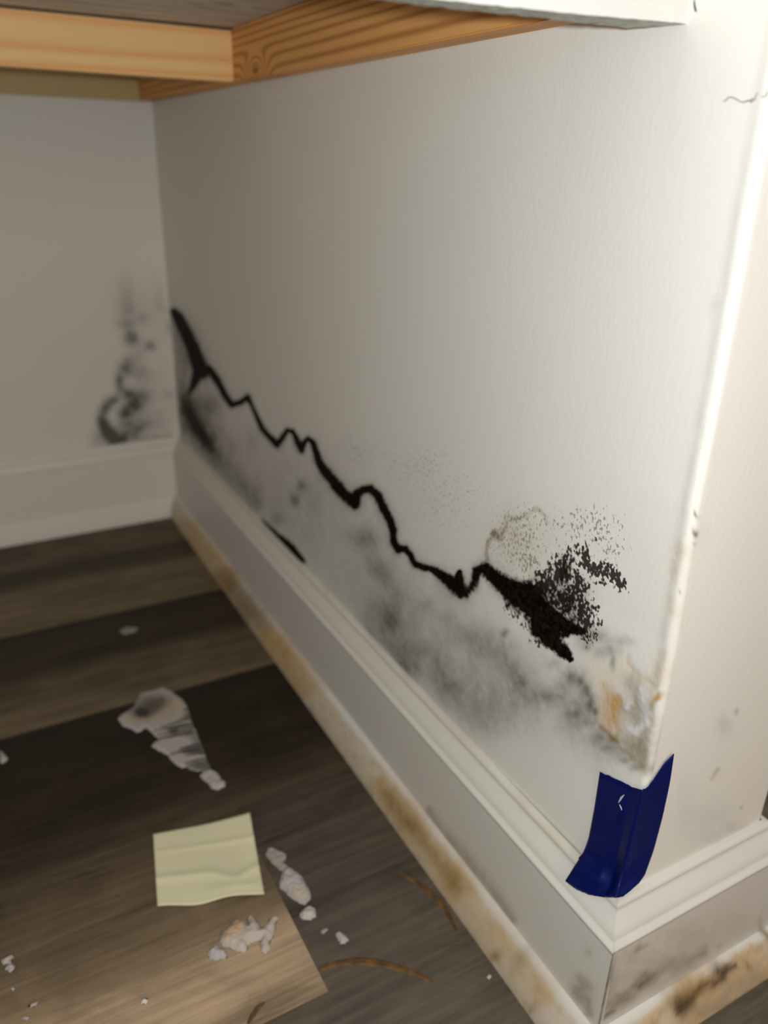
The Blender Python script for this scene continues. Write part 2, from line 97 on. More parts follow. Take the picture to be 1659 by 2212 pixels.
"side_dark":[[0.88,0.3,1847,3510,19147,0.5],[0.8702,0.2976,1308,2468,13240,0.5],[0.8606,0.2954,984,1843,9725,0.5],[0.8463,0.289,879,1631,8292,0.5],[0.8321,0.2828,795,1461,7163,0.5],[0.8219,0.2774,777,1416,6746,0.5],[0.8118,0.272,760,1375,6366,0.5],[0.8018,0.2668,745,1337,6019,0.5],[0.7909,0.2581,687,1222,5282,0.5],[0.7801,0.2496,638,1125,4674,0.5],[0.7632,0.2447,803,1392,5608,0.5],[0.748,0.2498,1527,2605,10570,0.5],[0.7332,0.2547,3789,6362,25988,0.5],[0.7236,0.2524,3700,6150,24722,0.5],[0.7142,0.2501,3617,5954,23557,0.5],[0.7048,0.2478,3541,5772,22481,0.5],[0.6974,0.2449,4343,7024,26916,0.5],[0.6899,0.2421,5415,8687,32763,0.5],[0.6851,0.2399,5526,8819,32870,0.5],[0.6803,0.2377,5639,8951,32976,0.5],[0.6755,0.2355,5753,9084,33081,0.5],[0.6676,0.2338,6130,9593,34507,0.5],[0.6598,0.2322,6534,10135,36013,0.5],[0.6521,0.2305,6967,10711,37603,0.5],[0.6417,0.2343,7706,11708,41290,0.5],[0.6315,0.238,8545,12828,45448,0.5],[0.6215,0.2416,9500,14091,50156,0.5],[0.6125,0.2459,9366,13738,49297,0.5],[0.6037,0.2501,9240,13399,48478,0.5],[0.5951,0.2543,9121,13074,47698,0.5],[0.5917,0.2526,11244,16059,58055,0.5],[0.5884,0.251,14155,20139,72155,0.5],[0.5851,0.2493,18288,25920,92041,0.5],[0.5822,0.2477,18538,26187,92181,0.5],[0.5793,0.246,18791,26454,92320,0.5],[0.5764,0.2444,19047,26722,92459,0.5],[0.5735,0.2427,19305,26991,92597,0.5],[0.5706,0.2411,19566,27261,92735,0.5],[0.5672,0.239,17640,24478,82409,0.5],[0.5639,0.237,16010,22125,73726,0.5],[0.5606,0.235,14618,20117,66355,0.5],[0.5573,0.2329,13418,18389,60044,0.5],[0.554,0.2309,12376,16890,54599,0.5],[0.5475,0.23,12702,17189,55076,0.5],[0.5411,0.2292,13034,17490,55553,0.5],[0.5347,0.2283,13372,17794,56031,0.5],[0.5288,0.2279,11879,15683,49038,0.5],[0.5229,0.2274,10651,13952,43321,0.5],[0.5171,0.2269,9628,12513,38584,0.5],[0.5113,0.2264,8765,11303,34614,0.5],[0.5065,0.2301,10401,13324,41142,0.5],[0.5017,0.2336,12510,15917,49561,0.5],[0.4969,0.2372,15288,19319,60660,0.5],[0.4933,0.2405,17421,21894,69352,0.5],[0.4898,0.2437,20006,25005,79910,0.5],[0.4863,0.247,23180,28809,92893,0.5],[0.4829,0.2502,27135,33530,109089,0.5],[0.4778,0.2512,27659,33919,110283,0.5],[0.4728,0.2522,28190,34309,111483,0.5],[0.4679,0.2533,28729,34701,112690,0.5],[0.4654,0.2517,23702,28543,91929,0.5],[0.463,0.2502,19929,23926,76430,0.5],[0.4607,0.2486,17023,20373,64553,0.5],[0.4583,0.2471,14734,17579,55252,0.5],[0.4559,0.2455,12899,15341,47830,0.5],[0.4533,0.2438,13990,16580,51234,0.5],[0.4507,0.2421,15209,17961,55011,0.5],[0.448,0.2404,16576,19505,59216,0.5],[0.4452,0.2441,17997,21070,64690,0.5],[0.4424,0.2478,19597,22825,70875,0.5],[0.4396,0.2515,21409,24801,77897,0.5],[0.4356,0.2544,21693,24949,78958,0.5],[0.4316,0.2572,21981,25095,80027,0.5],[0.4259,0.257,19967,22595,71588,0.5],[0.4202,0.2567,18261,20483,64480,0.5],[0.4177,0.2538,16293,18224,56567,0.5],[0.4151,0.2508,14650,16338,50014,0.5],[0.4126,0.2479,13264,14747,44528,0.5],[0.4101,0.245,12083,13392,39889,0.5],[0.4076,0.2421,11068,12227,35931,0.5],[0.4027,0.2405,9178,10064,29257,0.5],[0.3979,0.2389,7764,8450,24305,0.5],[0.3931,0.2373,6677,7213,20528,0.5],[0.386,0.236,6903,7373,20736,0.5],[0.379,0.2348,7134,7534,20944,0.5],[0.3721,0.2335,7371,7696,21152,0.5],[0.3654,0.2323,8291,8559,23258,0.5],[0.3587,0.2311,9358,9552,25668,0.5],[0.352,0.2299,10604,10702,28442,0.5],[0.7823,0.2404,1008,1782,7175,0.5],[0.7916,0.2323,1275,2275,8966,0.5],[0.8012,0.2241,1671,3005,11603,0.5],[0.8109,0.2157,2295,4157,15733,0.5],[0.8189,0.21,2660,4847,18115,0.5],[0.8269,0.2041,3126,5730,21149,0.5],[0.8351,0.1982,3735,6884,25100,0.5],[0.3728,0.2311,8391,8773,23906,0.5],[0.3651,0.2303,8277,8544,23038,0.5],[0.3576,0.2296,8172,8328,22225,0.5],[0.3496,0.2296,6772,6805,18020,0.5],[0.3417,0.2297,5739,5688,14944,0.5],[0.3345,0.2278,10053,9839,25486,0.5],[0.3329,0.2331,9588,9347,24646,0.5],[0.3312,0.2383,9155,8888,23860,0.5],[0.3256,0.2427,11437,10973,29789,0.5],[0.32,0.247,14608,13849,38023,0.5],[0.3134,0.2498,15045,14069,38790,0.5],[0.3069,0.2524,15491,14290,39565,0.5],[0.3004,0.2519,15108,13766,37776,0.5],[0.294,0.2513,14755,13281,36123,0.5],[0.2908,0.2489,15034,13462,36144,0.5],[0.2876,0.2466,15317,13643,36165,0.5],[0.2843,0.2442,15605,13824,36185,0.5],[0.2812,0.2422,16495,14532,37617,0.5],[0.278,0.2403,17447,15285,39132,0.5],[0.2748,0.2383,18466,16086,40737,0.5],[0.2716,0.2353,19981,17312,43188,0.5],[0.2685,0.2323,21659,18661,45870,0.5],[0.2683,0.2292,22677,19547,47465,0.5],[0.2681,0.226,23765,20493,49160,0.5],[0.2679,0.2228,24929,21501,50963,0.5],[0.2638,0.2211,22411,19174,44959,0.5],[0.2597,0.2193,20303,17231,39973,0.5],[0.255,0.222,26663,22397,52202,0.5],[0.2504,0.2246,36289,30171,70655,0.5],[0.2471,0.2241,36923,30493,71026,0.5],[0.2439,0.2236,37566,30817,71397,0.5],[0.2408,0.2231,38218,31143,71769,0.5],[0.2388,0.2215,38672,31389,71759,0.5],[0.2368,0.22,39130,31634,71749,0.5],[0.2348,0.2184,39592,31881,71739,0.5],[0.23,0.2196,36721,29253,65774,0.5],[0.2253,0.2208,34216,26967,60587,0.5],[0.2206,0.222,32015,24964,56047,0.5],[0.2146,0.224,33029,25395,57088,0.5],[0.2088,0.2261,34067,25827,58138,0.5],[0.2037,0.2263,25260,18923,42400,0.5],[0.1987,0.2265,19609,14516,32378,0.5],[0.1938,0.2267,15757,11527,25595,0.5],[0.1857,0.2272,10375,7441,16409,0.5],[0.1778,0.2277,7452,5241,11479,0.5],[0.1774,0.2306,10865,7623,16884,0.5],[0.1769,0.2335,17290,12101,27103,0.5],[0.1765,0.2364,31681,22115,50093,0.5],[0.176,0.2393,75745,52729,120804,0.5],[0.1757,0.2368,74039,51577,116925,0.5],[0.1754,0.2343,72396,50462,113207,0.5],[0.1752,0.2318,70813,49383,109642,0.5],[0.1749,0.2293,69286,48338,106220,0.5],[0.1746,0.2268,67814,47327,102935,0.5],[0.1743,0.2242,66393,46346,99781,0.5],[0.174,0.2217,65021,45396,96750,0.5],[0.1713,0.2246,27758,19225,41313,0.5],[0.1685,0.2275,15422,10595,22959,0.5],[0.1639,0.2328,21378,14476,31876,0.5],[0.1593,0.2379,31264,20858,46688,0.5],[0.1583,0.2422,29177,19365,44082,0.5],[0.1574,0.2464,27300,18020,41724,0.5],[0.1565,0.2506,25605,16804,39585,0.5],[0.1519,0.2538,23855,15420,36660,0.5],[0.1474,0.2568,22323,14210,34099,0.5],[0.1431,0.2561,20093,12648,30130,0.5],[0.1389,0.2554,18232,11348,26839,0.5],[0.1334,0.2545,15606,9569,22419,0.5],[0.128,0.2536,13577,8202,19038,0.5],[0.0832,0.2727,8316,4249,10409,0.6],[0.0694,0.2727,10597,2859,8532,0.6],[0.0781,0.2882,43827,5217,25867,0.5],[0.0575,0.2577,30444,24627,48114,0.4],[0.096,0.2736,29516,28275,62527,0.4],[0.0643,0.2631,20590,13841,29247,0.45],[0.8591,0.1849,1043,1953,6965,0.75],[0.8572,0.177,880,1639,5704,0.8],[0.8552,0.169,755,1398,4750,0.85],[0.8416,0.1583,802,1455,4753,0.85],[0.818,0.1567,938,1664,5315,0.88],[0.7951,0.1551,1099,1907,5962,0.9],[0.7807,0.1524,1266,2162,6635,0.88],[0.7665,0.1498,1464,2461,7417,0.85],[0.7567,0.1447,1522,2525,7451,0.8],[0.747,0.1397,1581,2590,7484,0.75],[0.7297,0.1385,1516,2438,6925,0.65],[0.7129,0.1373,1459,2304,6436,0.55],[0.693,0.1373,1422,2199,6042,0.48],[0.6737,0.1373,1390,2105,5692,0.42],[0.6582,0.1362,1465,2179,5799,0.42],[0.6431,0.1351,1542,2255,5906,0.42],[0.6251,0.1362,1635,2344,6063,0.42],[0.6077,0.1374,1732,2436,6222,0.42],[0.5967,0.1352,2148,2978,7488,0.4],[0.586,0.1331,2707,3700,9162,0.38],[0.8707,0.2892,2264,4300,22249,0.6],[0.8685,0.2828,1825,3471,17465,0.59],[0.8662,0.2765,1508,2870,14055,0.57],[0.8639,0.2701,1271,2420,11540,0.56],[0.8617,0.2638,1089,2074,9633,0.55],[0.8586,0.2553,1040,1978,8879,0.57],[0.8556,0.2467,995,1889,8205,0.58],[0.8525,0.2382,955,1807,7599,0.6],[0.8582,0.2277,1027,1951,7948,0.58],[0.864,0.217,1107,2109,8330,0.57],[0.8699,0.2061,1196,2284,8752,0.55],[0.8706,0.1964,1218,2317,8622,0.62],[0.8712,0.1866,1239,2349,8493,0.7],[0.7409,0.2024,1142,1322,4269,0.3],[0.6683,0.1696,2512,3061,8729,0.35],[0.7222,0.159,2580,4172,12447,0.4],[0.8591,0.1849,724,1356,4837,0.85],[0.8553,0.1763,588,1093,3792,0.9],[0.8514,0.1677,490,903,3047,0.95],[0.8255,0.1581,538,962,3101,0.95],[0.8028,0.1552,618,1081,3399,0.96],[0.7807,0.1524,712,1216,3732,0.98],[0.7631,0.1485,877,1468,4399,0.92],[0.746,0.1447,1092,1793,5244,0.85],[0.7292,0.1409,1158,1864,5326,0.72],[0.7129,0.1373,1226,1936,5408,0.6]],
"side_speck":[[0.0902,0.2718,6266,5233,11606,1.0],[0.0802,0.2859,8430,2073,6952,1.0],[0.0783,0.2944,18265,12515,31538,0.85],[0.0733,0.3041,29649,30473,74221,0.72],[0.0706,0.3072,82210,37179,110233,0.75],[0.0652,0.3042,26389,11784,34195,0.95],[0.062,0.2996,18753,18107,42430,0.9],[0.0557,0.2995,20037,10524,27920,1.0],[0.0479,0.3027,26859,15402,39966,1.0],[0.0417,0.301,26346,7590,24540,1.0],[0.0368,0.2986,41392,16669,46297,0.97],[0.0501,0.2944,37124,52367,109674,0.8],[0.0652,0.2819,12535,2533,8987,0.95],[0.0601,0.2718,11638,3503,9834,0.92],[0.0563,0.2643,15742,7391,17012,0.92],[0.0521,0.2761,59672,19403,53316,0.85],[0.0484,0.2693,96144,43427,102123,0.75],[0.0535,0.2581,20316,14901,29507,0.75],[0.0687,0.2877,17165,8091,21297,0.85],[0.0913,0.2326,27866,30558,54863,0.75],[0.114,0.2392,27615,27108,53211,0.75],[0.1226,0.2412,57848,34759,75972,0.85],[0.0946,0.2763,16695,15948,35635,0.85],[0.0742,0.2708,4121,2045,4929,0.95],[0.1056,0.2367,32972,18888,39826,0.7],[0.0555,0.3145,10751,7664,20442,0.42]],
"side_bspeck":[[0.1475,0.2622,181468,114930,282660,0.75],[0.1477,0.2636,181169,114629,283764,0.76],[0.1479,0.2649,180872,114325,284870,0.77],[0.148,0.2663,180576,114018,285979,0.78],[0.1482,0.2677,180281,113708,287092,0.78],[0.1484,0.269,179987,113395,288208,0.79],[0.1486,0.2704,179695,113079,289327,0.8],[0.1482,0.2717,180032,112983,290820,0.81],[0.1478,0.273,180371,112884,292319,0.82],[0.1474,0.2743,180712,112781,293823,0.83],[0.1471,0.2756,181053,112674,295333,0.84],[0.1467,0.2769,181396,112564,296849,0.85],[0.1456,0.2784,138983,85790,227687,0.88],[0.1445,0.2798,110036,67560,180457,0.91],[0.1434,0.2813,89389,54589,146751,0.94],[0.1423,0.2828,74140,45031,121841,0.97],[0.1412,0.2842,62551,37784,102902,1.0],[0.1397,0.2837,68111,40997,111210,0.97],[0.1383,0.2832,74384,44614,120546,0.93],[0.1368,0.2826,81493,48705,131083,0.9],[0.1359,0.2849,69803,41454,112784,0.88],[0.135,0.2871,60504,35699,98196,0.85],[0.1341,0.2893,52984,31056,86372,0.82],[0.1332,0.2915,46814,27256,76650,0.8],[0.1323,0.2937,41688,24106,68554,0.78],[0.1314,0.2958,37382,21465,61739,0.75],[0.1292,0.2981,49517,28109,81738,0.78],[0.127,0.3003,68352,38352,112764,0.8],[0.1245,0.3011,69503,38617,113865,0.77],[0.122,0.3019,70670,38880,114971,0.73],[0.1195,0.3027,71850,39142,116084,0.7],[0.1183,0.304,83837,45349,135390,0.71],[0.117,0.3053,98952,53145,159729,0.72],[0.1158,0.3065,118374,63120,190993,0.72],[0.1145,0.3078,143888,76170,232050,0.73],[0.1133,0.309,178303,93702,287415,0.74],[0.1121,0.3103,226250,118028,364524,0.75],[0.1109,0.3113,235233,121915,378547,0.75],[0.1098,0.3122,244689,125985,393295,0.75],[0.1087,0.3132,254651,130251,408817,0.75],[0.1075,0.3141,265153,134726,425167,0.75],[0.1064,0.3151,276234,139423,442401,0.75],[0.1051,0.3149,269714,135599,429308,0.75],[0.1038,0.3146,263485,131947,416823,0.75],[0.1025,0.3144,257528,128458,404909,0.75],[0.1012,0.3142,251827,125121,393530,0.75],[0.0999,0.3139,246368,121928,382655,0.75],[0.0993,0.3131,235153,116408,363329,0.73],[0.0987,0.3123,224729,111274,345411,0.72],[0.0981,0.3115,215024,106490,328766,0.7],[0.0976,0.3107,205970,102026,313279,0.68],[0.097,0.3099,197511,97851,298843,0.67],[0.0964,0.3091,189595,93943,285367,0.65],[0.1176,0.2897,1884,1048,2883,0.72],[0.1084,0.2804,5917,4006,9953,0.8],[0.0776,0.3145,4932,4616,12200,0.75],[0.0569,0.322,6710,3454,10495,0.7],[0.0468,0.316,12196,4128,13709,0.65],[0.0654,0.3266,14085,23717,60524,0.55],[0.0989,0.2914,6514,1809,6047,0.5],[0.3409,0.2718,774,1216,3754,0.45],[0.2377,0.2949,1075,1671,4986,0.4],[0.1998,0.2842,942,842,2352,0.4],[0.2904,0.2292,1098,1528,3733,0.35]],
"side_brown":[[0.1473,0.2608,253874,160939,393254,0.5],[0.1475,0.262,247843,156987,385780,0.5],[0.1476,0.2632,242016,153166,378543,0.5],[0.1478,0.2644,236386,149472,371533,0.5],[0.1479,0.2656,230944,145898,364739,0.5],[0.1481,0.2668,225680,142440,358153,0.5],[0.1483,0.268,220589,139093,351766,0.5],[0.1484,0.2692,215661,135851,345570,0.5],[0.1486,0.2704,210892,132711,339557,0.5],[0.1482,0.2717,211288,132599,341310,0.51],[0.1478,0.273,211686,132482,343069,0.52],[0.1474,0.2743,212085,132361,344834,0.53],[0.1471,0.2756,212486,132235,346606,0.54],[0.1467,0.2769,212889,132106,348385,0.55],[0.1455,0.2784,166929,103003,273407,0.6],[0.1443,0.2799,134591,82576,220625,0.65],[0.1431,0.2814,110962,67689,182042,0.7],[0.1419,0.2829,93163,56503,152965,0.75],[0.1407,0.2844,79416,47884,130496,0.8],[0.139,0.2837,85925,51608,139959,0.73],[0.1374,0.2831,93187,55752,150464,0.67],[0.1357,0.2824,101318,60380,162169,0.6],[0.1349,0.2845,98988,58662,159142,0.56],[0.1342,0.2865,96748,57008,156227,0.52],[0.1334,0.2885,94594,55416,153419,0.49],[0.1327,0.2906,92523,53883,150711,0.45],[0.132,0.2926,90529,52405,148099,0.41],[0.1312,0.2946,88608,50980,145579,0.38],[0.1305,0.2966,86758,49605,143146,0.34],[0.1298,0.2985,84975,48278,140795,0.3],[0.1272,0.2996,86436,48597,142312,0.29],[0.1246,0.3007,87917,48914,143838,0.28],[0.1221,0.3017,89417,49228,145374,0.26],[0.1195,0.3027,90936,49539,146919,0.25],[0.1186,0.3037,104114,56418,168155,0.26],[0.1176,0.3046,120269,64825,194182,0.28],[0.1167,0.3056,140358,75247,226540,0.29],[0.1158,0.3065,165757,88385,267443,0.3],[0.1149,0.3075,198499,105271,320159,0.31],[0.1139,0.3084,241685,127476,389676,0.32],[0.113,0.3094,300240,157493,483911,0.34],[0.1121,0.3103,382363,199467,616046,0.35],[0.1111,0.3111,398055,206526,640694,0.35],[0.1102,0.3119,414626,213951,666705,0.35],[0.1092,0.3127,432141,221768,694176,0.35],[0.1083,0.3135,450669,230005,723217,0.35],[0.1073,0.3143,470289,238692,753946,0.35],[0.1064,0.3151,491083,247864,786491,0.35],[0.1054,0.3149,478986,241081,763750,0.35],[0.1045,0.3148,467410,234595,742025,0.35],[0.1036,0.3146,456325,228389,721257,0.35],[0.1026,0.3144,445703,222447,701389,0.35],[0.1017,0.3143,435517,216754,682370,0.35],[0.1008,0.3141,425744,211295,664151,0.35],[0.0999,0.3139,416361,206058,646688,0.35],[0.0993,0.3133,418162,206878,646369,0.34],[0.0986,0.3126,419969,207698,646050,0.32],[0.098,0.312,421783,208517,645731,0.31],[0.0974,0.3113,423604,209335,645410,0.29],[0.0968,0.3107,425431,210153,645089,0.28],[0.0962,0.3101,427265,210971,644768,0.26],[0.0956,0.3094,429106,211787,644445,0.25],[0.1174,0.2884,1644,916,2502,0.17],[0.1084,0.2804,5917,4006,9953,0.16],[0.035,0.2084,419463,192463,338027,0.6],[0.034,0.2084,383232,175167,307398,0.64],[0.033,0.2084,351718,160150,280814,0.68],[0.032,0.2084,324130,147024,257592,0.71],[0.031,0.2084,299834,135485,237184,0.75],[0.0299,0.2083,286288,128785,225106,0.76],[0.0287,0.2082,273748,122592,213954,0.78],[0.0275,0.208,262116,116858,203635,0.79],[0.0263,0.2079,251303,111536,194067,0.8],[0.0253,0.2079,301440,133220,231632,0.77],[0.0242,0.208,367626,161781,281093,0.73],[0.0231,0.208,457439,200450,348040,0.7],[0.0221,0.2059,719922,314565,541090,0.3],[0.0212,0.2059,711232,309711,532404,0.31],[0.0203,0.2059,702760,304980,523944,0.31],[0.0195,0.2059,694496,300367,515701,0.32],[0.0187,0.206,686433,295869,507668,0.32],[0.0178,0.206,678566,291482,499838,0.33],[0.017,0.206,670888,287201,492204,0.33],[0.0161,0.206,663392,283024,484759,0.34],[0.0153,0.206,656073,278947,477497,0.34],[0.0145,0.206,648925,274967,470412,0.35],[0.0135,0.2059,599483,253083,432492,0.36],[0.0126,0.2058,555770,233767,399041,0.36],[0.0117,0.2057,516925,216628,369380,0.37],[0.0108,0.2056,482244,201351,342956,0.38],[0.0099,0.2055,451144,187672,319313,0.39],[0.009,0.2054,423143,175376,298073,0.39],[0.0081,0.2053,397838,164281,278918,0.4],[0.0073,0.205,424861,174870,296468,0.4],[0.0065,0.2048,454551,186482,315701,0.4],[0.0057,0.2046,487262,199252,336837,0.4],[0.0049,0.2044,523412,213338,360137,0.4]],
"side_smudge":[[0.3164,0.2026,9118,8641,20099,0.55],[0.3257,0.2021,2715,3768,8770,0.3],[0.3026,0.1959,5356,2602,6040,0.3],[0.2869,0.1869,6008,5375,11495,0.42],[0.276,0.183,14053,9755,20655,0.25],[0.2553,0.1808,11061,7634,15692,0.25],[0.2165,0.1943,21920,16978,34375,0.3],[0.2917,0.1462,2710,2413,4584,0.35],[0.2658,0.1506,7542,1931,4149,0.55],[0.2953,0.1242,3233,2866,5145,0.4],[0.2606,0.133,2943,2247,3994,0.4],[0.2514,0.1202,5118,2185,3938,0.5],[0.2315,0.1241,7422,5085,8574,0.48],[0.2345,0.1389,5349,3326,5932,0.3],[0.2147,0.1531,11278,12481,21402,0.25],[0.1927,0.1474,9278,3471,6583,0.4],[0.1739,0.1472,15355,14218,22734,0.4],[0.1873,0.1962,21219,19064,36625,0.28],[0.1591,0.1987,5898,6691,12056,0.35],[0.1388,0.2016,6619,7216,12695,0.35],[0.1222,0.2027,9381,7398,13246,0.45],[0.1107,0.1973,10703,4599,9025,0.45],[0.1025,0.1949,29571,17099,30489,0.4],[0.1222,0.2218,145038,68623,146385,0.7],[0.1431,0.1788,3771,4017,6605,0.12],[0.2447,0.1715,1282,1582,2987,0.1],[0.1672,0.1414,3554,3401,5263,0.35],[0.1917,0.1453,4455,2192,3912,0.3],[0.1399,0.1466,3882,3771,5621,0.25],[0.0807,0.1997,7929,9612,14639,0.35],[0.1243,0.1482,5120,5517,7906,0.18],[0.0611,0.2269,27641,13778,26735,0.4],[0.0529,0.2026,12991,6383,11131,0.4],[0.0221,0.2033,24713,18250,26675,0.3],[0.1068,0.1804,2756,2575,4027,0.15],[0.4498,0.2027,15077,13584,35782,0.75],[0.4677,0.1807,10706,10330,25859,0.7],[0.5185,0.1396,7398,9330,22077,0.45],[0.588,0.2053,2876,2515,7245,0.22],[0.7478,0.2028,1226,1711,5747,0.45],[0.7846,0.1997,536,720,2424,0.3],[0.4857,0.2068,448,289,766,0.1],[0.4198,0.2043,2081,625,1511,0.15]],
"side_veil":[[0.8105,0.1553,221,388,1229,0.3],[0.7587,0.1522,190,318,959,0.3],[0.7106,0.1493,170,270,778,0.3],[0.6625,0.1478,167,251,691,0.29],[0.6179,0.1463,164,235,621,0.28],[0.5623,0.1534,162,218,557,0.27],[0.512,0.1598,161,204,506,0.26],[0.4665,0.1636,168,200,482,0.26],[0.4249,0.1672,176,198,461,0.26],[0.332,0.1627,471,454,947,0.3],[0.3048,0.1638,460,423,858,0.32],[0.2793,0.1648,452,396,785,0.34],[0.2562,0.1624,461,386,738,0.35],[0.2342,0.1601,470,376,696,0.36],[0.2107,0.1595,501,381,684,0.36],[0.1886,0.1589,532,385,672,0.36],[0.168,0.1609,631,435,746,0.35],[0.1486,0.1627,748,491,827,0.34],[0.0977,0.1967,1072,611,1090,0.3],[0.0766,0.2,1463,780,1378,0.31],[0.0569,0.203,2023,1007,1766,0.32],[0.0423,0.2015,2763,1308,2248,0.31],[0.0285,0.2,3860,1735,2931,0.3]],
"side_dgrey":[[0.0619,0.2255,53957,16596,37761,0.6],[0.0633,0.2211,86000,43377,82287,0.4],[0.0545,0.228,67225,32699,63374,0.65],[0.0496,0.2243,68574,6067,27016,0.7],[0.0445,0.2191,70564,6074,26945,0.65],[0.0406,0.2161,116564,26577,64452,0.7],[0.0546,0.2045,61908,50363,78400,0.5],[0.0429,0.2068,56036,37555,59922,0.5],[0.0357,0.2009,41280,22359,36313,0.5],[0.0287,0.1997,95237,83112,117452,0.4],[0.026,0.2064,75683,56732,84451,0.35],[0.0153,0.2008,113109,86531,121976,0.4],[0.0091,0.2011,150283,82369,125254,0.45],[0.0018,0.204,158725,84739,129040,0.35],[0.0444,0.2538,43912,19996,43327,0.4],[0.0388,0.2587,32595,22824,44345,0.42],[0.0351,0.2529,162636,-17498,26609,0.55],[0.0306,0.2678,68823,54539,105388,0.4],[0.0472,0.2618,33616,21392,43949,0.4],[0.0546,0.2515,50084,35149,68412,0.45],[0.0768,0.2255,65740,43419,80409,0.3],[0.0397,0.2635,42173,39599,74032,0.3],[0.0678,0.217,37136,35635,58211,0.25],[0.0788,0.2,36352,48395,72581,0.25],[0.0596,0.2082,49523,51089,78178,0.2]],
"side_beige":[[0.0292,0.2577,159553,67951,148816,0.6],[0.0292,0.256,144675,61771,134111,0.6],[0.0291,0.2543,131782,56404,121407,0.6],[0.0291,0.2526,120537,51715,110362,0.6],[0.0291,0.2509,110669,47592,100700,0.6],[0.0287,0.249,110923,47753,100077,0.58],[0.0283,0.2471,111179,47912,99458,0.57],[0.0279,0.2452,111435,48068,98841,0.55],[0.0463,0.2433,28916,13445,27737,0.6],[0.0435,0.2423,27008,12435,25485,0.65],[0.0407,0.2413,25319,11544,23504,0.7],[0.0383,0.2395,28032,12692,25582,0.72],[0.036,0.2377,31151,14005,27949,0.75],[0.0339,0.2369,47255,21088,41863,0.72],[0.0318,0.2361,79321,35136,69389,0.7]],
"side_grime":[[0.0218,0.2481,51959,21755,45227,0.5],[0.0199,0.2466,42654,17758,36617,0.52],[0.0181,0.2452,35725,14789,30247,0.55],[0.0166,0.2422,30337,12527,25232,0.57],[0.0151,0.2392,26123,10758,21343,0.6],[0.0156,0.2343,25977,10784,20909,0.62],[0.0161,0.2293,25833,10806,20481,0.65],[0.0188,0.2291,35346,14957,28363,0.57],[0.0215,0.2288,51719,22141,42006,0.5],[0.0188,0.2277,46374,19654,37043,0.52],[0.0162,0.2267,41904,17581,32922,0.54],[0.0135,0.2256,38125,15834,29461,0.56],[0.0109,0.2246,34898,14348,26528,0.58],[0.0083,0.2235,32119,13071,24018,0.6],[0.0091,0.2188,27148,11137,20047,0.65],[0.0099,0.214,23220,9598,16930,0.7],[0.008,0.2121,34891,14328,25037,0.72],[0.0061,0.2102,57755,23561,40790,0.75],[0.0054,0.2089,73437,29903,51453,0.7],[0.0047,0.2075,96365,39164,66979,0.65],[0.0041,0.2062,131775,53452,90860,0.6],[0.0057,0.2071,103948,42435,72499,0.59],[0.0074,0.2081,83883,34463,59179,0.57],[0.0091,0.209,68957,28512,49212,0.56],[0.0108,0.21,57568,23955,41561,0.54],[0.0124,0.2109,48689,20389,35559,0.53],[0.0141,0.2119,41641,17548,30766,0.51],[0.0158,0.2129,35957,15249,26877,0.5],[0.0142,0.2155,41683,17518,31189,0.5],[0.0125,0.2181,48787,20317,36542,0.5],[0.0109,0.2207,57742,23825,43292,0.5],[0.0092,0.2232,69235,28302,51959,0.5],[0.0076,0.2257,84305,34137,63328,0.5],[0.006,0.2282,104576,41942,78628,0.5],[0.0045,0.2307,132705,52710,99865,0.5],[0.0047,0.2327,132574,52587,100613,0.5],[0.0049,0.2348,132445,52462,101366,0.5],[0.0052,0.2368,132317,52332,102122,0.5],[0.0054,0.2389,132190,52199,102883,0.5],[0.0056,0.2409,132064,52063,103648,0.5],[0.0059,0.2429,131939,51923,104417,0.5],[0.0061,0.2408,121225,47906,95332,0.5],[0.0064,0.2386,111740,44338,87316,0.5],[0.0067,0.2364,103302,41153,80208,0.5],[0.007,0.2342,95765,38300,73881,0.5]],
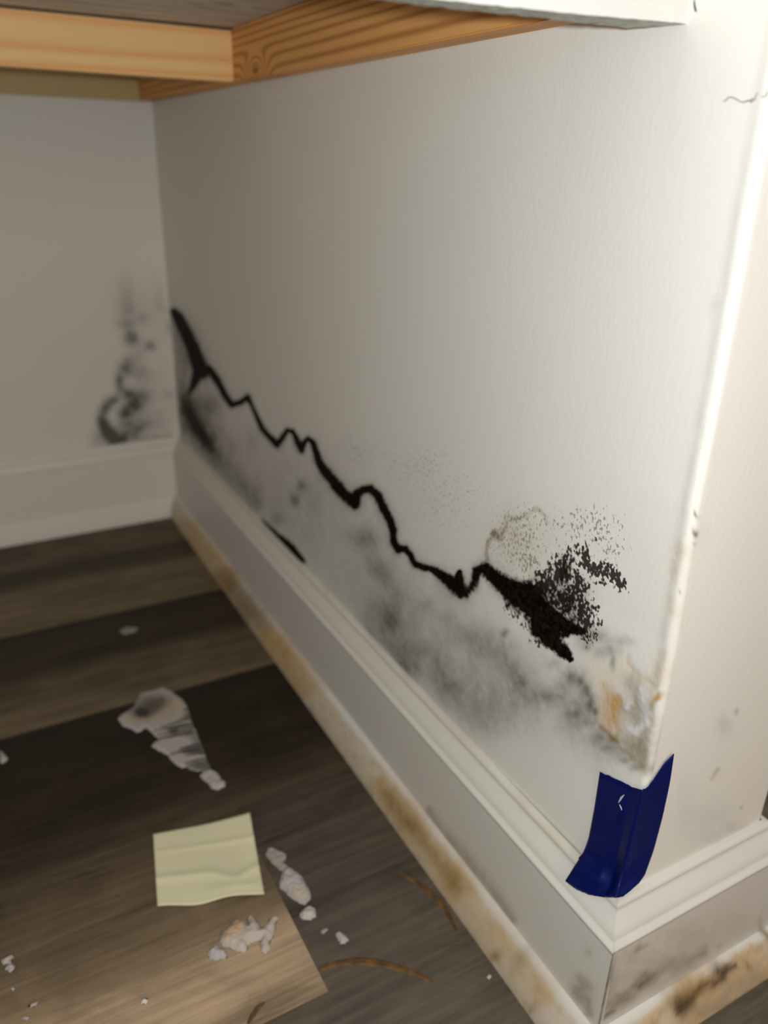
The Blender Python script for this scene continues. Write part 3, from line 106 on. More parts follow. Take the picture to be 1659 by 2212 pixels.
"side_tanlight":[[0.0054,0.2748,134601,49859,119002,0.4],[0.0052,0.2729,120891,44922,106070,0.42],[0.0049,0.2711,109183,40696,95068,0.43],[0.0047,0.2692,99105,37050,85634,0.45],[0.0048,0.2669,90152,33877,77265,0.43],[0.0048,0.2645,82349,31100,70001,0.42],[0.0049,0.2621,75508,28655,63659,0.4],[0.0055,0.2597,85393,32646,71589,0.4],[0.0061,0.2573,97437,37519,81224,0.4],[0.0084,0.2564,101334,39496,85164,0.4],[0.0107,0.2555,105561,41645,89445,0.4],[0.0131,0.2546,110156,43986,94110,0.4],[0.0155,0.2537,115167,46543,99206,0.4],[0.0179,0.2527,120645,49346,104791,0.4],[0.0187,0.2533,136468,55960,119209,0.4],[0.0194,0.2538,155745,64027,136824,0.4],[0.0202,0.2544,179571,74010,158656,0.4],[0.021,0.2549,209513,86569,186168,0.4],[0.0218,0.2555,247877,102679,221516,0.4],[0.0226,0.256,298171,123823,267986,0.4],[0.0234,0.2566,365949,152352,330786,0.4],[0.0242,0.2571,460429,192165,418574,0.4],[0.0244,0.2578,491921,205287,448870,0.39],[0.0247,0.2585,526820,219824,482505,0.38],[0.0249,0.2593,565636,235990,519985,0.38],[0.0252,0.26,608983,254038,561917,0.37],[0.0254,0.2607,657596,274275,609029,0.36],[0.0257,0.2614,712368,297070,662209,0.35],[0.0388,0.2348,147703,67315,132830,0.5],[0.0376,0.2335,115917,52667,103232,0.53],[0.0365,0.2322,93542,42370,82496,0.57],[0.0354,0.2309,77186,34852,67411,0.6],[0.0355,0.2288,82926,37531,71904,0.57],[0.0355,0.2266,89337,40523,76906,0.55],[0.0356,0.2245,96531,43882,82499,0.52],[0.0357,0.2223,104639,47667,88781,0.5],[0.0345,0.2209,87214,39591,73217,0.54],[0.0333,0.2194,73906,33432,61391,0.58],[0.0321,0.218,63507,28626,52198,0.62],[0.0309,0.2166,55222,24803,44911,0.66],[0.0297,0.2152,48511,21710,39038,0.7],[0.0282,0.2143,67561,30080,53837,0.7],[0.0268,0.2135,100050,44316,78948,0.7],[0.0253,0.2126,162219,71484,126758,0.7],[0.0056,0.332,59293,8371,45525,0.4],[0.0064,0.323,67704,-5290,21456,0.3],[0.0045,0.3014,65253,-4212,19729,0.25]],
"side_tan":[[0.032,0.2304,155049,69129,133073,0.6],[0.0304,0.2304,108966,48274,92814,0.72],[0.0288,0.2304,81015,35662,68486,0.85],[0.0289,0.2278,70459,31109,59058,0.82],[0.0291,0.2252,61827,27378,51383,0.8],[0.0295,0.2226,61577,27378,50827,0.78],[0.03,0.22,61328,27376,50276,0.75],[0.0296,0.2181,69945,31224,56839,0.62],[0.0292,0.2161,80487,35929,64832,0.5],[0.0033,0.252,421299,161576,339881,0.7],[0.0038,0.2506,419183,161538,337410,0.75],[0.0044,0.2492,417076,161492,334951,0.8],[0.0046,0.2484,484750,188151,388652,0.75],[0.0049,0.2475,570568,221995,456696,0.7],[0.0051,0.2467,681674,265860,544717,0.65],[0.0054,0.2459,829108,324132,661420,0.6]],
"side_lilac":[[0.014,0.2484,279211,113029,234460,0.8],[0.0134,0.2474,238925,96607,199339,0.8],[0.0128,0.2464,206892,83555,171502,0.8],[0.0122,0.2454,180996,73008,149069,0.8],[0.0122,0.2442,207759,83925,170346,0.73],[0.0121,0.243,240934,97463,196660,0.67],[0.0121,0.2418,282742,114534,229748,0.6],[0.0214,0.2311,535351,228497,438034,0.7],[0.021,0.2323,518390,220630,425219,0.62],[0.0206,0.2335,502276,213160,413029,0.55],[0.0203,0.2347,486952,206060,401424,0.48],[0.0199,0.2359,472366,199305,390366,0.4],[0.0173,0.2202,269550,114324,208167,0.8],[0.016,0.2208,255016,107512,196102,0.83],[0.0147,0.2214,241762,101313,185117,0.87],[0.0134,0.222,229639,95655,175087,0.9],[0.0123,0.2234,254213,105269,193820,0.9],[0.0113,0.2249,282693,116370,215528,0.9],[0.0102,0.2263,315936,129280,240865,0.9],[0.0092,0.2278,355048,144414,270672,0.9],[0.008,0.2292,358520,144854,273078,0.85],[0.0068,0.2306,362018,145287,275499,0.8],[0.0073,0.2315,341576,137234,261348,0.8],[0.0077,0.2323,322759,129814,248286,0.8],[0.0082,0.2332,305401,122964,236203,0.8],[0.0087,0.2341,289356,116627,225004,0.8],[0.0083,0.2351,330302,132747,257348,0.78],[0.008,0.2362,380417,152444,296973,0.75],[0.0076,0.2372,442639,176860,346220,0.72],[0.0072,0.2383,521188,207631,408450,0.7],[0.0075,0.4456,100151,160817,1165713,0.6],[0.0039,0.4489,308614,-51414,170914,0.35]],
"side_chip":[[0.0007,0.3535,10063274,-2174162,827231,0.77],[-0.0001,0.3428,5501823,-1202296,397908,0.77],[-0.0004,0.337,9640173,-2055084,776962,0.59],[-0.0009,0.3277,9435956,-1916423,900881,0.51],[-0.0016,0.3208,9229210,-2013103,603873,0.68],[-0.0011,0.3157,9055074,-1937558,634144,0.68],[0.0016,0.3126,8904032,-1588578,1129257,0.51],[-0.0019,0.3073,9028140,-1616995,1132000,0.42],[-0.0016,0.2945,8588419,-1678198,784915,0.51],[-0.001,0.2528,4436008,-537744,741476,0.77]],
"end_lilac":[[0.0059,0.3439,57000,20310,30906,0.35]],
"end_smudge":[[0.0975,0.121,12517,17841,35323,0.22],[0.0667,0.1428,3564,4372,8581,0.1],[0.0965,0.1385,722887,395271,511683,0.4],[0.0665,0.2207,474468,230022,317694,0.5],[0.0583,0.2142,40136,19632,27764,0.18],[0.0407,0.1617,18558,5542,3442,0.08],[0.0855,0.1191,5573,8717,17334,0.15]],
"end_grime":[[0.0583,0.1764,524763,343986,571761,0.35],[0.0589,0.1769,523835,343904,572667,0.36],[0.0594,0.1775,522907,343822,573574,0.37],[0.0599,0.1781,521981,343739,574481,0.38],[0.0604,0.1787,521056,343654,575389,0.39],[0.0609,0.1792,520131,343569,576298,0.41],[0.0615,0.1798,519208,343483,577208,0.42],[0.062,0.1804,518286,343396,578119,0.43],[0.0625,0.181,517365,343308,579030,0.44],[0.063,0.1815,516445,343219,579943,0.45]],
"back_dgrey":[[-0.0549,0.2642,13727,-481,12075,0.85],[-0.0597,0.2827,10508,87,17154,0.4],[-0.0554,0.3026,12800,-270,17635,0.3],[-0.0124,0.3045,11997,925,34148,0.3],[-0.0365,0.2902,12289,-85,17039,0.3],[-0.0312,0.2508,21006,-39,23632,0.55],[-0.0668,0.2259,16944,-799,10504,0.8],[-0.0746,0.216,25227,-34,26979,0.5],[-0.0483,0.217,7696,1182,19762,0.3],[-0.051,0.2361,12006,-750,5193,0.3],[-0.0674,0.1879,14771,140,15057,0.8],[-0.0472,0.1808,6353,377,8738,0.6],[-0.0611,0.1702,9652,58,8731,0.85],[-0.0738,0.1595,11827,62,10508,0.85],[-0.0765,0.145,16203,-362,10363,0.6],[-0.0435,0.1457,2823,308,4453,0.3],[-0.0275,0.1361,4842,396,6260,0.15],[-0.0117,0.1792,10972,1120,18244,0.2],[-0.1157,0.1231,12203,-776,4674,0.35],[-0.0446,0.2071,2399,888,10909,0.2],[-0.0737,0.1272,3976,1516,13754,0.75],[-0.0587,0.1352,5114,605,8247,0.5],[-0.0605,0.2962,3216,17,5623,0.12],[-0.0011,0.274,45587,-3059,11953,0.3],[-0.0814,0.1847,40308,-265,36251,0.3],[-0.0843,0.1831,39018,-275,34969,0.32],[-0.0872,0.1815,37794,-285,33754,0.34],[-0.0901,0.1799,36630,-293,32601,0.36],[-0.093,0.1783,35523,-301,31507,0.38],[-0.0959,0.1767,34470,-309,30467,0.4],[-0.0981,0.1736,33388,-288,29394,0.4],[-0.1002,0.1705,32359,-268,28374,0.4],[-0.1024,0.1674,31377,-250,27403,0.4],[-0.1046,0.1643,30441,-232,26480,0.4],[-0.1067,0.1611,29547,-216,25599,0.4],[-0.1061,0.1566,27967,-154,24163,0.47],[-0.1055,0.1521,26505,-98,22836,0.53],[-0.1049,0.1475,25150,-48,21607,0.6],[-0.1028,0.1427,22759,12,19518,0.67],[-0.1007,0.1379,20681,61,17704,0.73],[-0.0986,0.1331,18863,101,16120,0.8],[-0.0957,0.1277,15637,128,13341,0.88],[-0.0928,0.1223,13155,145,11205,0.95],[-0.0882,0.1223,16311,207,13945,0.9],[-0.0836,0.1223,20797,300,17846,0.85],[-0.0764,0.2103,49304,-705,45356,0.4],[-0.0767,0.2072,49216,-652,45161,0.38],[-0.0771,0.2041,49129,-599,44967,0.37],[-0.0774,0.2009,49041,-546,44773,0.35],[-0.0777,0.1978,48954,-494,44580,0.33],[-0.0781,0.1947,48868,-442,44388,0.32],[-0.0784,0.1915,48781,-391,44196,0.3]],
"back_smudge":[[-0.0628,0.1181,70565,1646,61380,0.35],[-0.0599,0.1181,70240,1713,61245,0.35],[-0.0569,0.1182,69917,1780,61111,0.35],[-0.0539,0.1182,69594,1846,60978,0.35],[-0.0509,0.1183,69273,1911,60844,0.35],[-0.0479,0.1183,68953,1976,60711,0.35],[-0.0449,0.1184,68633,2041,60578,0.35],[-0.0419,0.1185,68315,2105,60445,0.35],[-0.0388,0.1185,67998,2169,60313,0.35],[-0.0358,0.1184,67677,2235,60168,0.36],[-0.0328,0.1183,67357,2300,60024,0.36],[-0.0298,0.1182,67037,2365,59880,0.37],[-0.0267,0.1181,66719,2430,59736,0.38],[-0.0237,0.118,66402,2494,59592,0.38],[-0.0206,0.1179,66086,2558,59449,0.39],[-0.0176,0.1178,65772,2621,59306,0.39],[-0.0145,0.1177,65458,2683,59164,0.4]],
"sbase_brown":[[0.1719,0.0364,83489,56012,67618,0.5],[0.1688,0.0359,77849,51835,62229,0.5],[0.1657,0.0354,72845,48138,57473,0.5],[0.1627,0.0348,68383,44850,53254,0.5],[0.1596,0.0343,64385,41910,49493,0.5],[0.1556,0.0343,62581,40355,47380,0.49],[0.1517,0.0342,60894,38900,45408,0.48],[0.1478,0.0341,59313,37536,43566,0.46],[0.144,0.034,57829,36256,41841,0.45],[0.1395,0.0344,55408,34365,39430,0.44],[0.135,0.0347,53197,32639,37235,0.43],[0.1306,0.035,51170,31059,35231,0.41],[0.1262,0.0353,49308,29608,33397,0.4],[0.1222,0.0353,52482,31195,34983,0.41],[0.1183,0.0353,55901,32891,36673,0.43],[0.1144,0.0353,59587,34705,38475,0.44],[0.1106,0.0353,63566,36648,40401,0.45],[0.1064,0.0353,62332,35544,38950,0.44],[0.1023,0.0354,61169,34499,37584,0.44],[0.0983,0.0354,60072,33510,36294,0.43],[0.0942,0.0355,59036,32572,35075,0.42],[0.0906,0.0355,62776,34287,36723,0.42],[0.087,0.0354,66801,36118,38478,0.41],[0.0834,0.0354,71139,38076,40350,0.4],[0.0799,0.0354,75818,40172,42349,0.4],[0.0771,0.035,84272,44272,46435,0.41],[0.0742,0.0347,94050,48990,51125,0.42],[0.0714,0.0343,105433,54453,56543,0.43],[0.0687,0.0339,118778,60825,62846,0.44],[0.0659,0.0336,134548,68316,70239,0.45],[0.0035,0.0545,225636,94366,93271,0.45],[0.0016,0.0546,188986,78460,77361,0.45],[-0.0004,0.0547,160930,66324,65237,0.45],[-0.0019,0.055,195839,80272,78856,0.43],[-0.0033,0.0553,242915,99027,97158,0.42],[-0.0048,0.0556,308468,125067,122555,0.4],[-0.0025,0.0521,254897,104037,101355,0.38],[-0.0002,0.0485,213567,87746,84991,0.35],[0.0021,0.0449,181060,74880,72114,0.32],[0.0045,0.0412,155065,64548,61812,0.3],[0.0028,0.0393,156742,64755,61572,0.3],[0.0011,0.0374,158432,64960,61333,0.3],[-0.0021,0.0421,162070,65865,62632,0.32],[-0.0052,0.0467,165766,66766,63950,0.35],[-0.0058,0.0446,178051,71442,68009,0.38],[-0.0065,0.0425,191701,76625,72498,0.41],[-0.0071,0.0404,206923,82392,77479,0.44],[-0.0078,0.0382,223965,88835,83030,0.47],[-0.0085,0.0361,243128,96063,89241,0.5]],
"sbase_grime":[[0.1437,0.031,44903,28059,32148,0.3],[0.1386,0.0313,43206,26674,30357,0.3],[0.1337,0.0315,41652,25405,28723,0.3],[0.1287,0.0318,40225,24240,27227,0.3],[0.1239,0.032,38912,23167,25854,0.3],[0.1191,0.0323,37700,22177,24590,0.3],[0.1144,0.0325,36579,21260,23424,0.3],[0.1095,0.0331,37611,21584,23639,0.3],[0.1045,0.0336,38663,21909,23853,0.3],[0.0997,0.0342,39738,22235,24067,0.3],[0.095,0.0347,40835,22562,24280,0.3],[0.0903,0.0353,41954,22889,24493,0.3],[0.0866,0.0351,45872,24764,26341,0.3],[0.0829,0.0348,50270,26853,28394,0.3],[0.0793,0.0346,55223,29189,30684,0.3],[0.0757,0.0344,60825,31812,33248,0.3],[0.0722,0.0342,67186,34770,36131,0.3],[0.0003,0.0793,304442,40938,75957,0.4],[0.0005,0.045,26937,8394,9010,0.25]],
"ebase_brown":[[0.0049,0.0874,239636,134981,167451,0.4],[0.0061,0.0875,238571,134793,167427,0.43],[0.0072,0.0876,237509,134604,167402,0.47],[0.0084,0.0877,236452,134415,167377,0.5],[0.0096,0.0875,267661,152606,190116,0.45],[0.0109,0.0872,305700,174809,217875,0.4],[0.0121,0.0869,352733,202299,252255,0.35],[0.0134,0.0866,411858,236905,295546,0.3],[-0.0036,0.0529,298578,160114,183763,0.4],[-0.0021,0.0524,261767,140859,161730,0.42],[-0.0006,0.052,231201,124842,143399,0.43],[0.0009,0.0516,205554,111377,127986,0.45],[0.0024,0.0511,183832,99951,114905,0.47],[0.0039,0.0507,165278,90173,103709,0.48],[0.0053,0.0502,149310,81741,94053,0.5],[0.007,0.0505,127228,69956,80648,0.51],[0.0086,0.0507,109610,60532,69918,0.52],[0.0103,0.051,95336,52878,61196,0.53],[0.012,0.0512,83614,46579,54010,0.54],[0.0136,0.0514,73875,41332,48021,0.55],[0.0155,0.0525,73413,41295,48153,0.55],[0.0173,0.0535,72953,41257,48285,0.55],[0.0191,0.0545,72495,41218,48417,0.55],[0.0215,0.0537,77231,44134,51865,0.52],[0.0239,0.0528,82502,47384,55710,0.5],[0.0262,0.0519,88391,51023,60017,0.48],[0.0286,0.0511,95002,55116,64863,0.45],[0.0306,0.0513,88329,51496,60738,0.43],[0.0326,0.0515,82295,48213,56993,0.41],[0.0346,0.0517,76822,45227,53583,0.39],[0.0366,0.0519,71843,42503,50470,0.37],[0.0386,0.0521,67303,40011,47619,0.35],[-0.0098,0.0485,109773,57709,65311,0.4],[-0.0074,0.0482,101826,53857,61039,0.41],[-0.005,0.0478,94648,50366,57165,0.42],[-0.0025,0.0475,88147,47192,53641,0.43],[-0.0001,0.0472,82242,44297,50427,0.44],[0.0024,0.0469,76863,41651,47486,0.45],[0.0047,0.0468,76200,41530,47441,0.45],[0.0069,0.0468,75541,41408,47395,0.45],[0.0092,0.0468,74887,41285,47349,0.45],[0.0115,0.0468,74237,41162,47302,0.45],[0.0515,0.0462,14567,16659,24882,0.4],[0.0718,0.0443,106955,41089,31122,0.45],[0.0854,0.0419,309330,383509,597418,0.5],[0.1272,0.0353,288882,104141,51887,0.5],[0.0449,0.0483,20839,12529,14887,0.5],[0.0491,0.0477,23341,14163,16877,0.5],[0.0533,0.0472,26377,16151,19304,0.5],[0.0569,0.0463,31782,19607,23477,0.47],[0.0606,0.0455,39156,24337,29194,0.43],[0.0644,0.0446,49601,31060,37328,0.4],[0.0662,0.0445,60825,38242,46034,0.45],[0.0681,0.0444,76464,48268,58197,0.5],[0.07,0.0443,99198,62871,75928,0.55],[0.0718,0.0443,134108,85338,103232,0.6]],
"ebase_dark":[[0.0143,0.051,144360,80880,93941,0.35],[0.0157,0.0514,126275,71009,82650,0.37],[0.017,0.0519,111323,62832,73286,0.38],[0.0184,0.0523,98824,55983,65435,0.4],[0.0193,0.0537,117297,66677,78215,0.38],[0.0202,0.0551,141553,80742,95053,0.35],[-0.0131,0.0407,588665,304896,338906,0.5],[-0.0122,0.0407,552055,286647,318887,0.52],[-0.0112,0.0407,518644,269971,300586,0.54],[-0.0103,0.0408,488073,254691,283811,0.56],[-0.0093,0.0408,460033,240656,268397,0.58],[-0.0084,0.0408,434254,227736,254202,0.6],[-0.0074,0.0407,462837,243380,271882,0.57],[-0.0063,0.0407,494474,260717,291483,0.55],[-0.0052,0.0406,529622,280001,313295,0.52],[-0.0042,0.0406,568825,301536,337665,0.5]],
"ebase_grime":[[-0.0003,0.0606,8207,3098,2867,0.35],[0.0247,0.0576,6403,4520,5865,0.4],[0.0206,0.0758,58247,48565,68842,0.3],[0.0262,0.0731,1000511,719070,965549,0.6],[-0.0055,0.0441,19832,12926,15807,0.3],[0.0006,0.0856,11628,8476,11627,0.15],[-0.013,0.0657,5405,2276,2355,0.5],[0.0195,0.053,5246,4255,5730,0.45],[0.0013,0.082,7549,7606,11307,0.3],[0.0616,0.0632,2720,3096,4808,0.25],[0.0973,0.0505,2804,2964,4528,0.2]],
"ebase_lilac":[[-0.0149,0.0943,420197,331977,471304,0.7]],
"sshoe_tan":[[0.8037,0.0181,3612,5897,13376,0.5],[0.784,0.0181,3534,5662,12641,0.51],[0.7648,0.0181,3464,5450,11976,0.52],[0.7461,0.0182,3403,5258,11374,0.53],[0.7279,0.0182,3349,5082,10825,0.54],[0.7103,0.0182,3301,4920,10323,0.55],[0.6953,0.019,3453,5069,10514,0.53],[0.6806,0.0197,3610,5219,10705,0.52],[0.6664,0.0204,3771,5372,10896,0.5],[0.6486,0.0204,3991,5576,11128,0.5],[0.6313,0.0204,4219,5784,11360,0.5],[0.6144,0.0204,4458,5997,11592,0.5],[0.4907,0.0167,6873,7944,13453,0.8],[0.4762,0.0171,6573,7453,12441,0.85],[0.4621,0.0176,6309,7020,11552,0.9],[0.4487,0.0184,7275,7949,12918,0.85],[0.4357,0.0192,8423,9038,14506,0.8],[0.4269,0.0183,7829,8293,13150,0.73],[0.4182,0.0174,7316,7651,11987,0.67],[0.4096,0.0165,6870,7093,10982,0.6],[0.3978,0.016,6275,6365,9709,0.6],[0.3863,0.0155,5780,5760,8658,0.6],[0.2348,0.0183,44792,34361,42888,0.6],[0.2297,0.0183,40663,30884,38274,0.68],[0.2249,0.0181,37131,27923,34360,0.75],[0.2201,0.0179,34112,25400,31035,0.82],[0.2151,0.018,31538,23251,28212,0.9],[0.2099,0.0177,28442,20743,24965,0.88],[0.2048,0.0174,25844,18645,22261,0.87],[0.1998,0.0171,23642,16872,19985,0.85],[0.1926,0.017,24510,17221,20183,0.88],[0.1853,0.017,25421,17585,20394,0.9],[0.1801,0.0166,26111,17849,20529,0.8],[0.1748,0.0165,26834,18127,20678,0.7],[0.1695,0.0163,27573,18407,20826,0.6],[0.1628,0.0167,28547,18766,21047,0.62],[0.1562,0.0172,29546,19126,21267,0.65],[0.1496,0.0177,30591,19501,21500,0.68],[0.1432,0.018,31628,19856,21708,0.7],[0.1373,0.0185,30581,18924,20531,0.77],[0.1315,0.0187,29594,18053,19437,0.83],[0.1258,0.0192,28715,17267,18452,0.9],[0.1196,0.0187,27987,16565,17516,0.9],[0.1134,0.0185,27343,15930,16669,0.9],[0.1085,0.0177,24496,14087,14593,0.7],[0.1037,0.0168,22127,12559,12881,0.5],[0.0968,0.017,26187,14590,14811,0.45],[0.0901,0.017,31234,17082,17166,0.4],[0.096,0.0178,30176,16779,17058,0.3],[0.0909,0.0171,29122,15959,16063,0.35],[0.0857,0.0165,28170,15216,15163,0.4],[0.0806,0.016,27297,14533,14340,0.45],[0.0742,0.0168,28326,14809,14502,0.41],[0.068,0.0175,29382,15085,14662,0.38],[0.0619,0.0181,30452,15354,14814,0.34],[0.056,0.0187,31546,15619,14962,0.3],[0.0499,0.0193,30614,14878,14139,0.32],[0.0441,0.0196,29737,14184,13375,0.35],[0.0383,0.02,28934,13546,12676,0.38],[0.0325,0.0205,28222,12968,12045,0.4],[0.0272,0.0199,29191,13176,12114,0.4],[0.022,0.0193,30184,13384,12182,0.4]],
"sshoe_brown":[[0.6477,0.0155,5798,8081,15937,0.6],[0.6327,0.0157,5697,7811,15198,0.62],[0.6181,0.0159,5606,7561,14519,0.63],[0.6035,0.0162,5528,7336,13903,0.65],[0.5896,0.0164,5454,7123,13324,0.67],[0.576,0.0166,5387,6924,12787,0.68],[0.5627,0.0167,5327,6739,12289,0.7],[0.5509,0.0163,5551,6922,12463,0.72],[0.5393,0.0159,5782,7108,12637,0.75],[0.53,0.0165,6693,8135,14346,0.67],[0.5211,0.0169,7793,9367,16385,0.58],[0.5122,0.0174,9149,10875,18871,0.5],[0.2239,0.0168,111892,83941,102777,0.5],[0.2209,0.0167,104661,78039,95137,0.51],[0.2178,0.0167,98274,72831,88405,0.52],[0.2149,0.0166,92476,68118,82330,0.52],[0.212,0.0165,87252,63880,76878,0.53],[0.2091,0.0164,82528,60055,71967,0.54],[0.2063,0.0163,78239,56590,67528,0.55],[0.2033,0.0164,74387,53478,63545,0.55],[0.2005,0.0163,70816,50604,59877,0.56],[0.1977,0.0162,67544,47974,56528,0.57],[0.1949,0.0161,64537,45563,53462,0.58],[0.192,0.0162,61812,43376,50685,0.58],[0.1893,0.0161,59252,41329,48094,0.59],[0.1866,0.016,56882,39438,45705,0.6],[0.1837,0.0162,65664,45240,52241,0.57],[0.1808,0.0164,76475,52357,60245,0.55],[0.1779,0.0167,89976,61214,70187,0.52],[0.1751,0.0169,107119,72420,82743,0.5],[0.1718,0.0172,106380,71398,81235,0.49],[0.1686,0.0174,105594,70357,79717,0.48],[0.1654,0.0175,104830,69342,78242,0.47],[0.1623,0.0177,104076,68346,76801,0.46],[0.159,0.018,103443,67439,75473,0.45],[0.156,0.0181,102740,66497,74116,0.45],[0.153,0.0182,102059,65580,72799,0.44],[0.1498,0.0185,101495,64747,71586,0.43],[0.1468,0.0186,100859,63878,70343,0.42],[0.1439,0.0187,100244,63031,69136,0.41],[0.1409,0.0188,99649,62207,67963,0.4],[0.1377,0.0189,96505,59777,64976,0.43],[0.1346,0.0187,93482,57455,62137,0.46],[0.1314,0.0187,90734,55334,59543,0.49],[0.1283,0.0185,88077,53298,57066,0.51],[0.1253,0.0183,85582,51387,54747,0.54],[0.1222,0.0184,83312,49637,52621,0.57],[0.1192,0.0182,81099,47946,50579,0.6],[0.117,0.0178,87852,51644,54249,0.57],[0.1147,0.0177,95478,55810,58376,0.53],[0.1126,0.0174,103917,60400,62910,0.5],[0.0645,0.0074,101249,51272,48108,0.6],[0.0243,0.0064,380970,169713,148836,0.8],[0.046,0.0222,42706,9912,12256,0.3]],
"eshoe_rot":[[0.0807,0.0249,204520,131827,152768,0.8],[0.082,0.0248,173428,112054,130052,0.93],[0.083,0.0251,149021,96515,112190,1.07],[0.0842,0.025,129189,83871,97642,1.2],[0.0857,0.0248,147543,96056,111946,1.2],[0.0869,0.0249,170469,111294,129843,1.2],[0.0883,0.0247,199035,130310,152189,1.2],[0.0895,0.0248,235971,154926,181133,1.2],[0.0907,0.0245,273283,179824,210405,1.16],[0.0919,0.0243,320424,211313,247442,1.12],[0.0928,0.0244,381719,252297,295664,1.08],[0.094,0.0242,462078,306090,358986,1.04],[0.0949,0.0242,572092,379809,445795,1.0],[0.0957,0.024,620060,412235,484046,0.97],[0.0962,0.0241,675415,449668,528212,0.94],[0.097,0.0239,737613,491768,577897,0.91],[0.0978,0.0237,809034,540143,634999,0.89],[0.0983,0.0238,892831,596928,702039,0.86],[0.0991,0.0235,989150,662254,779183,0.83],[0.0999,0.0233,1102289,739040,869878,0.8],[0.0465,0.0193,148546,88739,97645,0.8],[0.0474,0.0194,159967,95750,105510,0.8],[0.0481,0.0198,173018,103767,114505,0.8],[0.049,0.0199,187543,112700,124540,0.8],[0.0499,0.02,204042,122856,135956,0.8],[0.0507,0.0203,223163,134634,149201,0.8],[0.0516,0.0204,244862,148015,164265,0.8],[0.0525,0.0205,269985,163523,181734,0.8],[0.0534,0.0206,299300,181635,202151,0.8],[0.0541,0.021,334204,203216,226493,0.8],[0.0551,0.0211,375242,228618,255169,0.8],[0.056,0.0212,424530,259154,289666,0.8],[0.0567,0.0215,485035,296671,332075,0.8],[0.0576,0.0216,558983,342572,384005,0.8],[0.0586,0.0217,651607,400120,449157,0.8],[0.0593,0.0218,663425,408071,458510,0.81],[0.06,0.0219,675601,416267,468157,0.81],[0.0607,0.022,688148,424719,478111,0.82],[0.0617,0.0219,700234,432914,487793,0.83],[0.0624,0.022,713556,441900,498386,0.84],[0.0631,0.0221,727298,451176,509327,0.84],[0.0639,0.0222,741479,460754,520630,0.85],[0.0646,0.0223,756118,470648,532312,0.86],[0.0655,0.0221,770303,480292,543733,0.86],[0.0663,0.0222,785900,490849,556210,0.87],[0.067,0.0223,802019,501766,569120,0.88],[0.0677,0.0224,818684,513061,582483,0.89],[0.0685,0.0226,835920,524751,596321,0.89],[0.0694,0.0224,852722,536206,609918,0.9],[0.0701,0.0225,823304,518644,590326,0.9],[0.071,0.0224,794365,501319,570980,0.9],[0.0719,0.0222,766840,484823,552554,0.9],[0.0728,0.0221,740640,469105,534991,0.9],[0.0735,0.0222,716549,454666,518866,0.9],[0.0744,0.0221,692729,440346,502856,0.9],[0.0753,0.0219,670007,426672,487564,0.9],[0.076,0.0221,649103,414106,473518,0.9],[0.0769,0.0219,628360,401596,459520,0.9],[0.0778,0.0218,608534,389626,446121,0.9],[0.0785,0.0217,637231,408667,468096,0.88],[0.0794,0.0214,667265,428629,491141,0.87],[0.0801,0.0214,700435,450671,516591,0.85],[0.081,0.0211,735329,473895,543415,0.83],[0.0816,0.0211,773966,499610,573117,0.82],[0.0823,0.021,815824,527489,605326,0.8],[0.0832,0.0207,860227,557107,639556,0.78],[0.0839,0.0207,909630,590063,677646,0.77],[0.0848,0.0204,962365,625289,718375,0.75],[0.0855,0.0204,1021266,664641,763879,0.73],[0.0865,0.0201,1084571,706990,812864,0.72],[0.0872,0.02,1155602,754519,867846,0.7]],
"eshoe_brown":[[0.0438,0.0204,53949,32030,35275,0.8],[0.0455,0.0209,61544,36693,40531,0.8],[0.0474,0.0211,70844,42414,46992,0.8],[0.0491,0.0217,82623,49673,55201,0.8],[0.0515,0.0218,86134,52065,58033,0.79],[0.054,0.0219,89910,54642,61091,0.78],[0.0564,0.0221,93981,57425,64399,0.76],[0.0586,0.0225,98498,60510,68067,0.75],[0.0605,0.0226,104705,64595,72811,0.76],[0.0626,0.0223,111433,69036,77977,0.77],[0.0645,0.0224,119039,74059,83823,0.78],[0.0664,0.0225,127512,79665,90355,0.79],[0.0683,0.0226,136992,85948,97684,0.8],[0.0697,0.0224,150266,94554,107593,0.8],[0.0709,0.0226,165853,104669,119246,0.8],[0.0723,0.0224,183852,116369,132734,0.8],[0.0737,0.0223,205067,130178,148665,0.8],[0.0752,0.0221,230319,146637,167665,0.8],[0.0764,0.0223,261027,166676,190808,0.8],[0.0778,0.0222,298114,190916,218825,0.8],[0.079,0.0219,312377,200535,229947,0.78],[0.0801,0.0216,327750,210915,241953,0.75],[0.0813,0.0214,344355,222137,254937,0.72],[0.0825,0.0211,362328,234298,269010,0.7],[0.0836,0.0208,381826,247503,284297,0.68],[0.0848,0.0206,403028,261879,300942,0.65],[0.086,0.0203,426142,277567,319113,0.62],[0.0872,0.02,451407,294734,339002,0.6],[0.1088,0.0187,191810,103937,102370,0.6],[0.1306,0.0294,113169,131247,202514,0.7],[0.0577,0.0258,192349,163225,213997,0.5]],
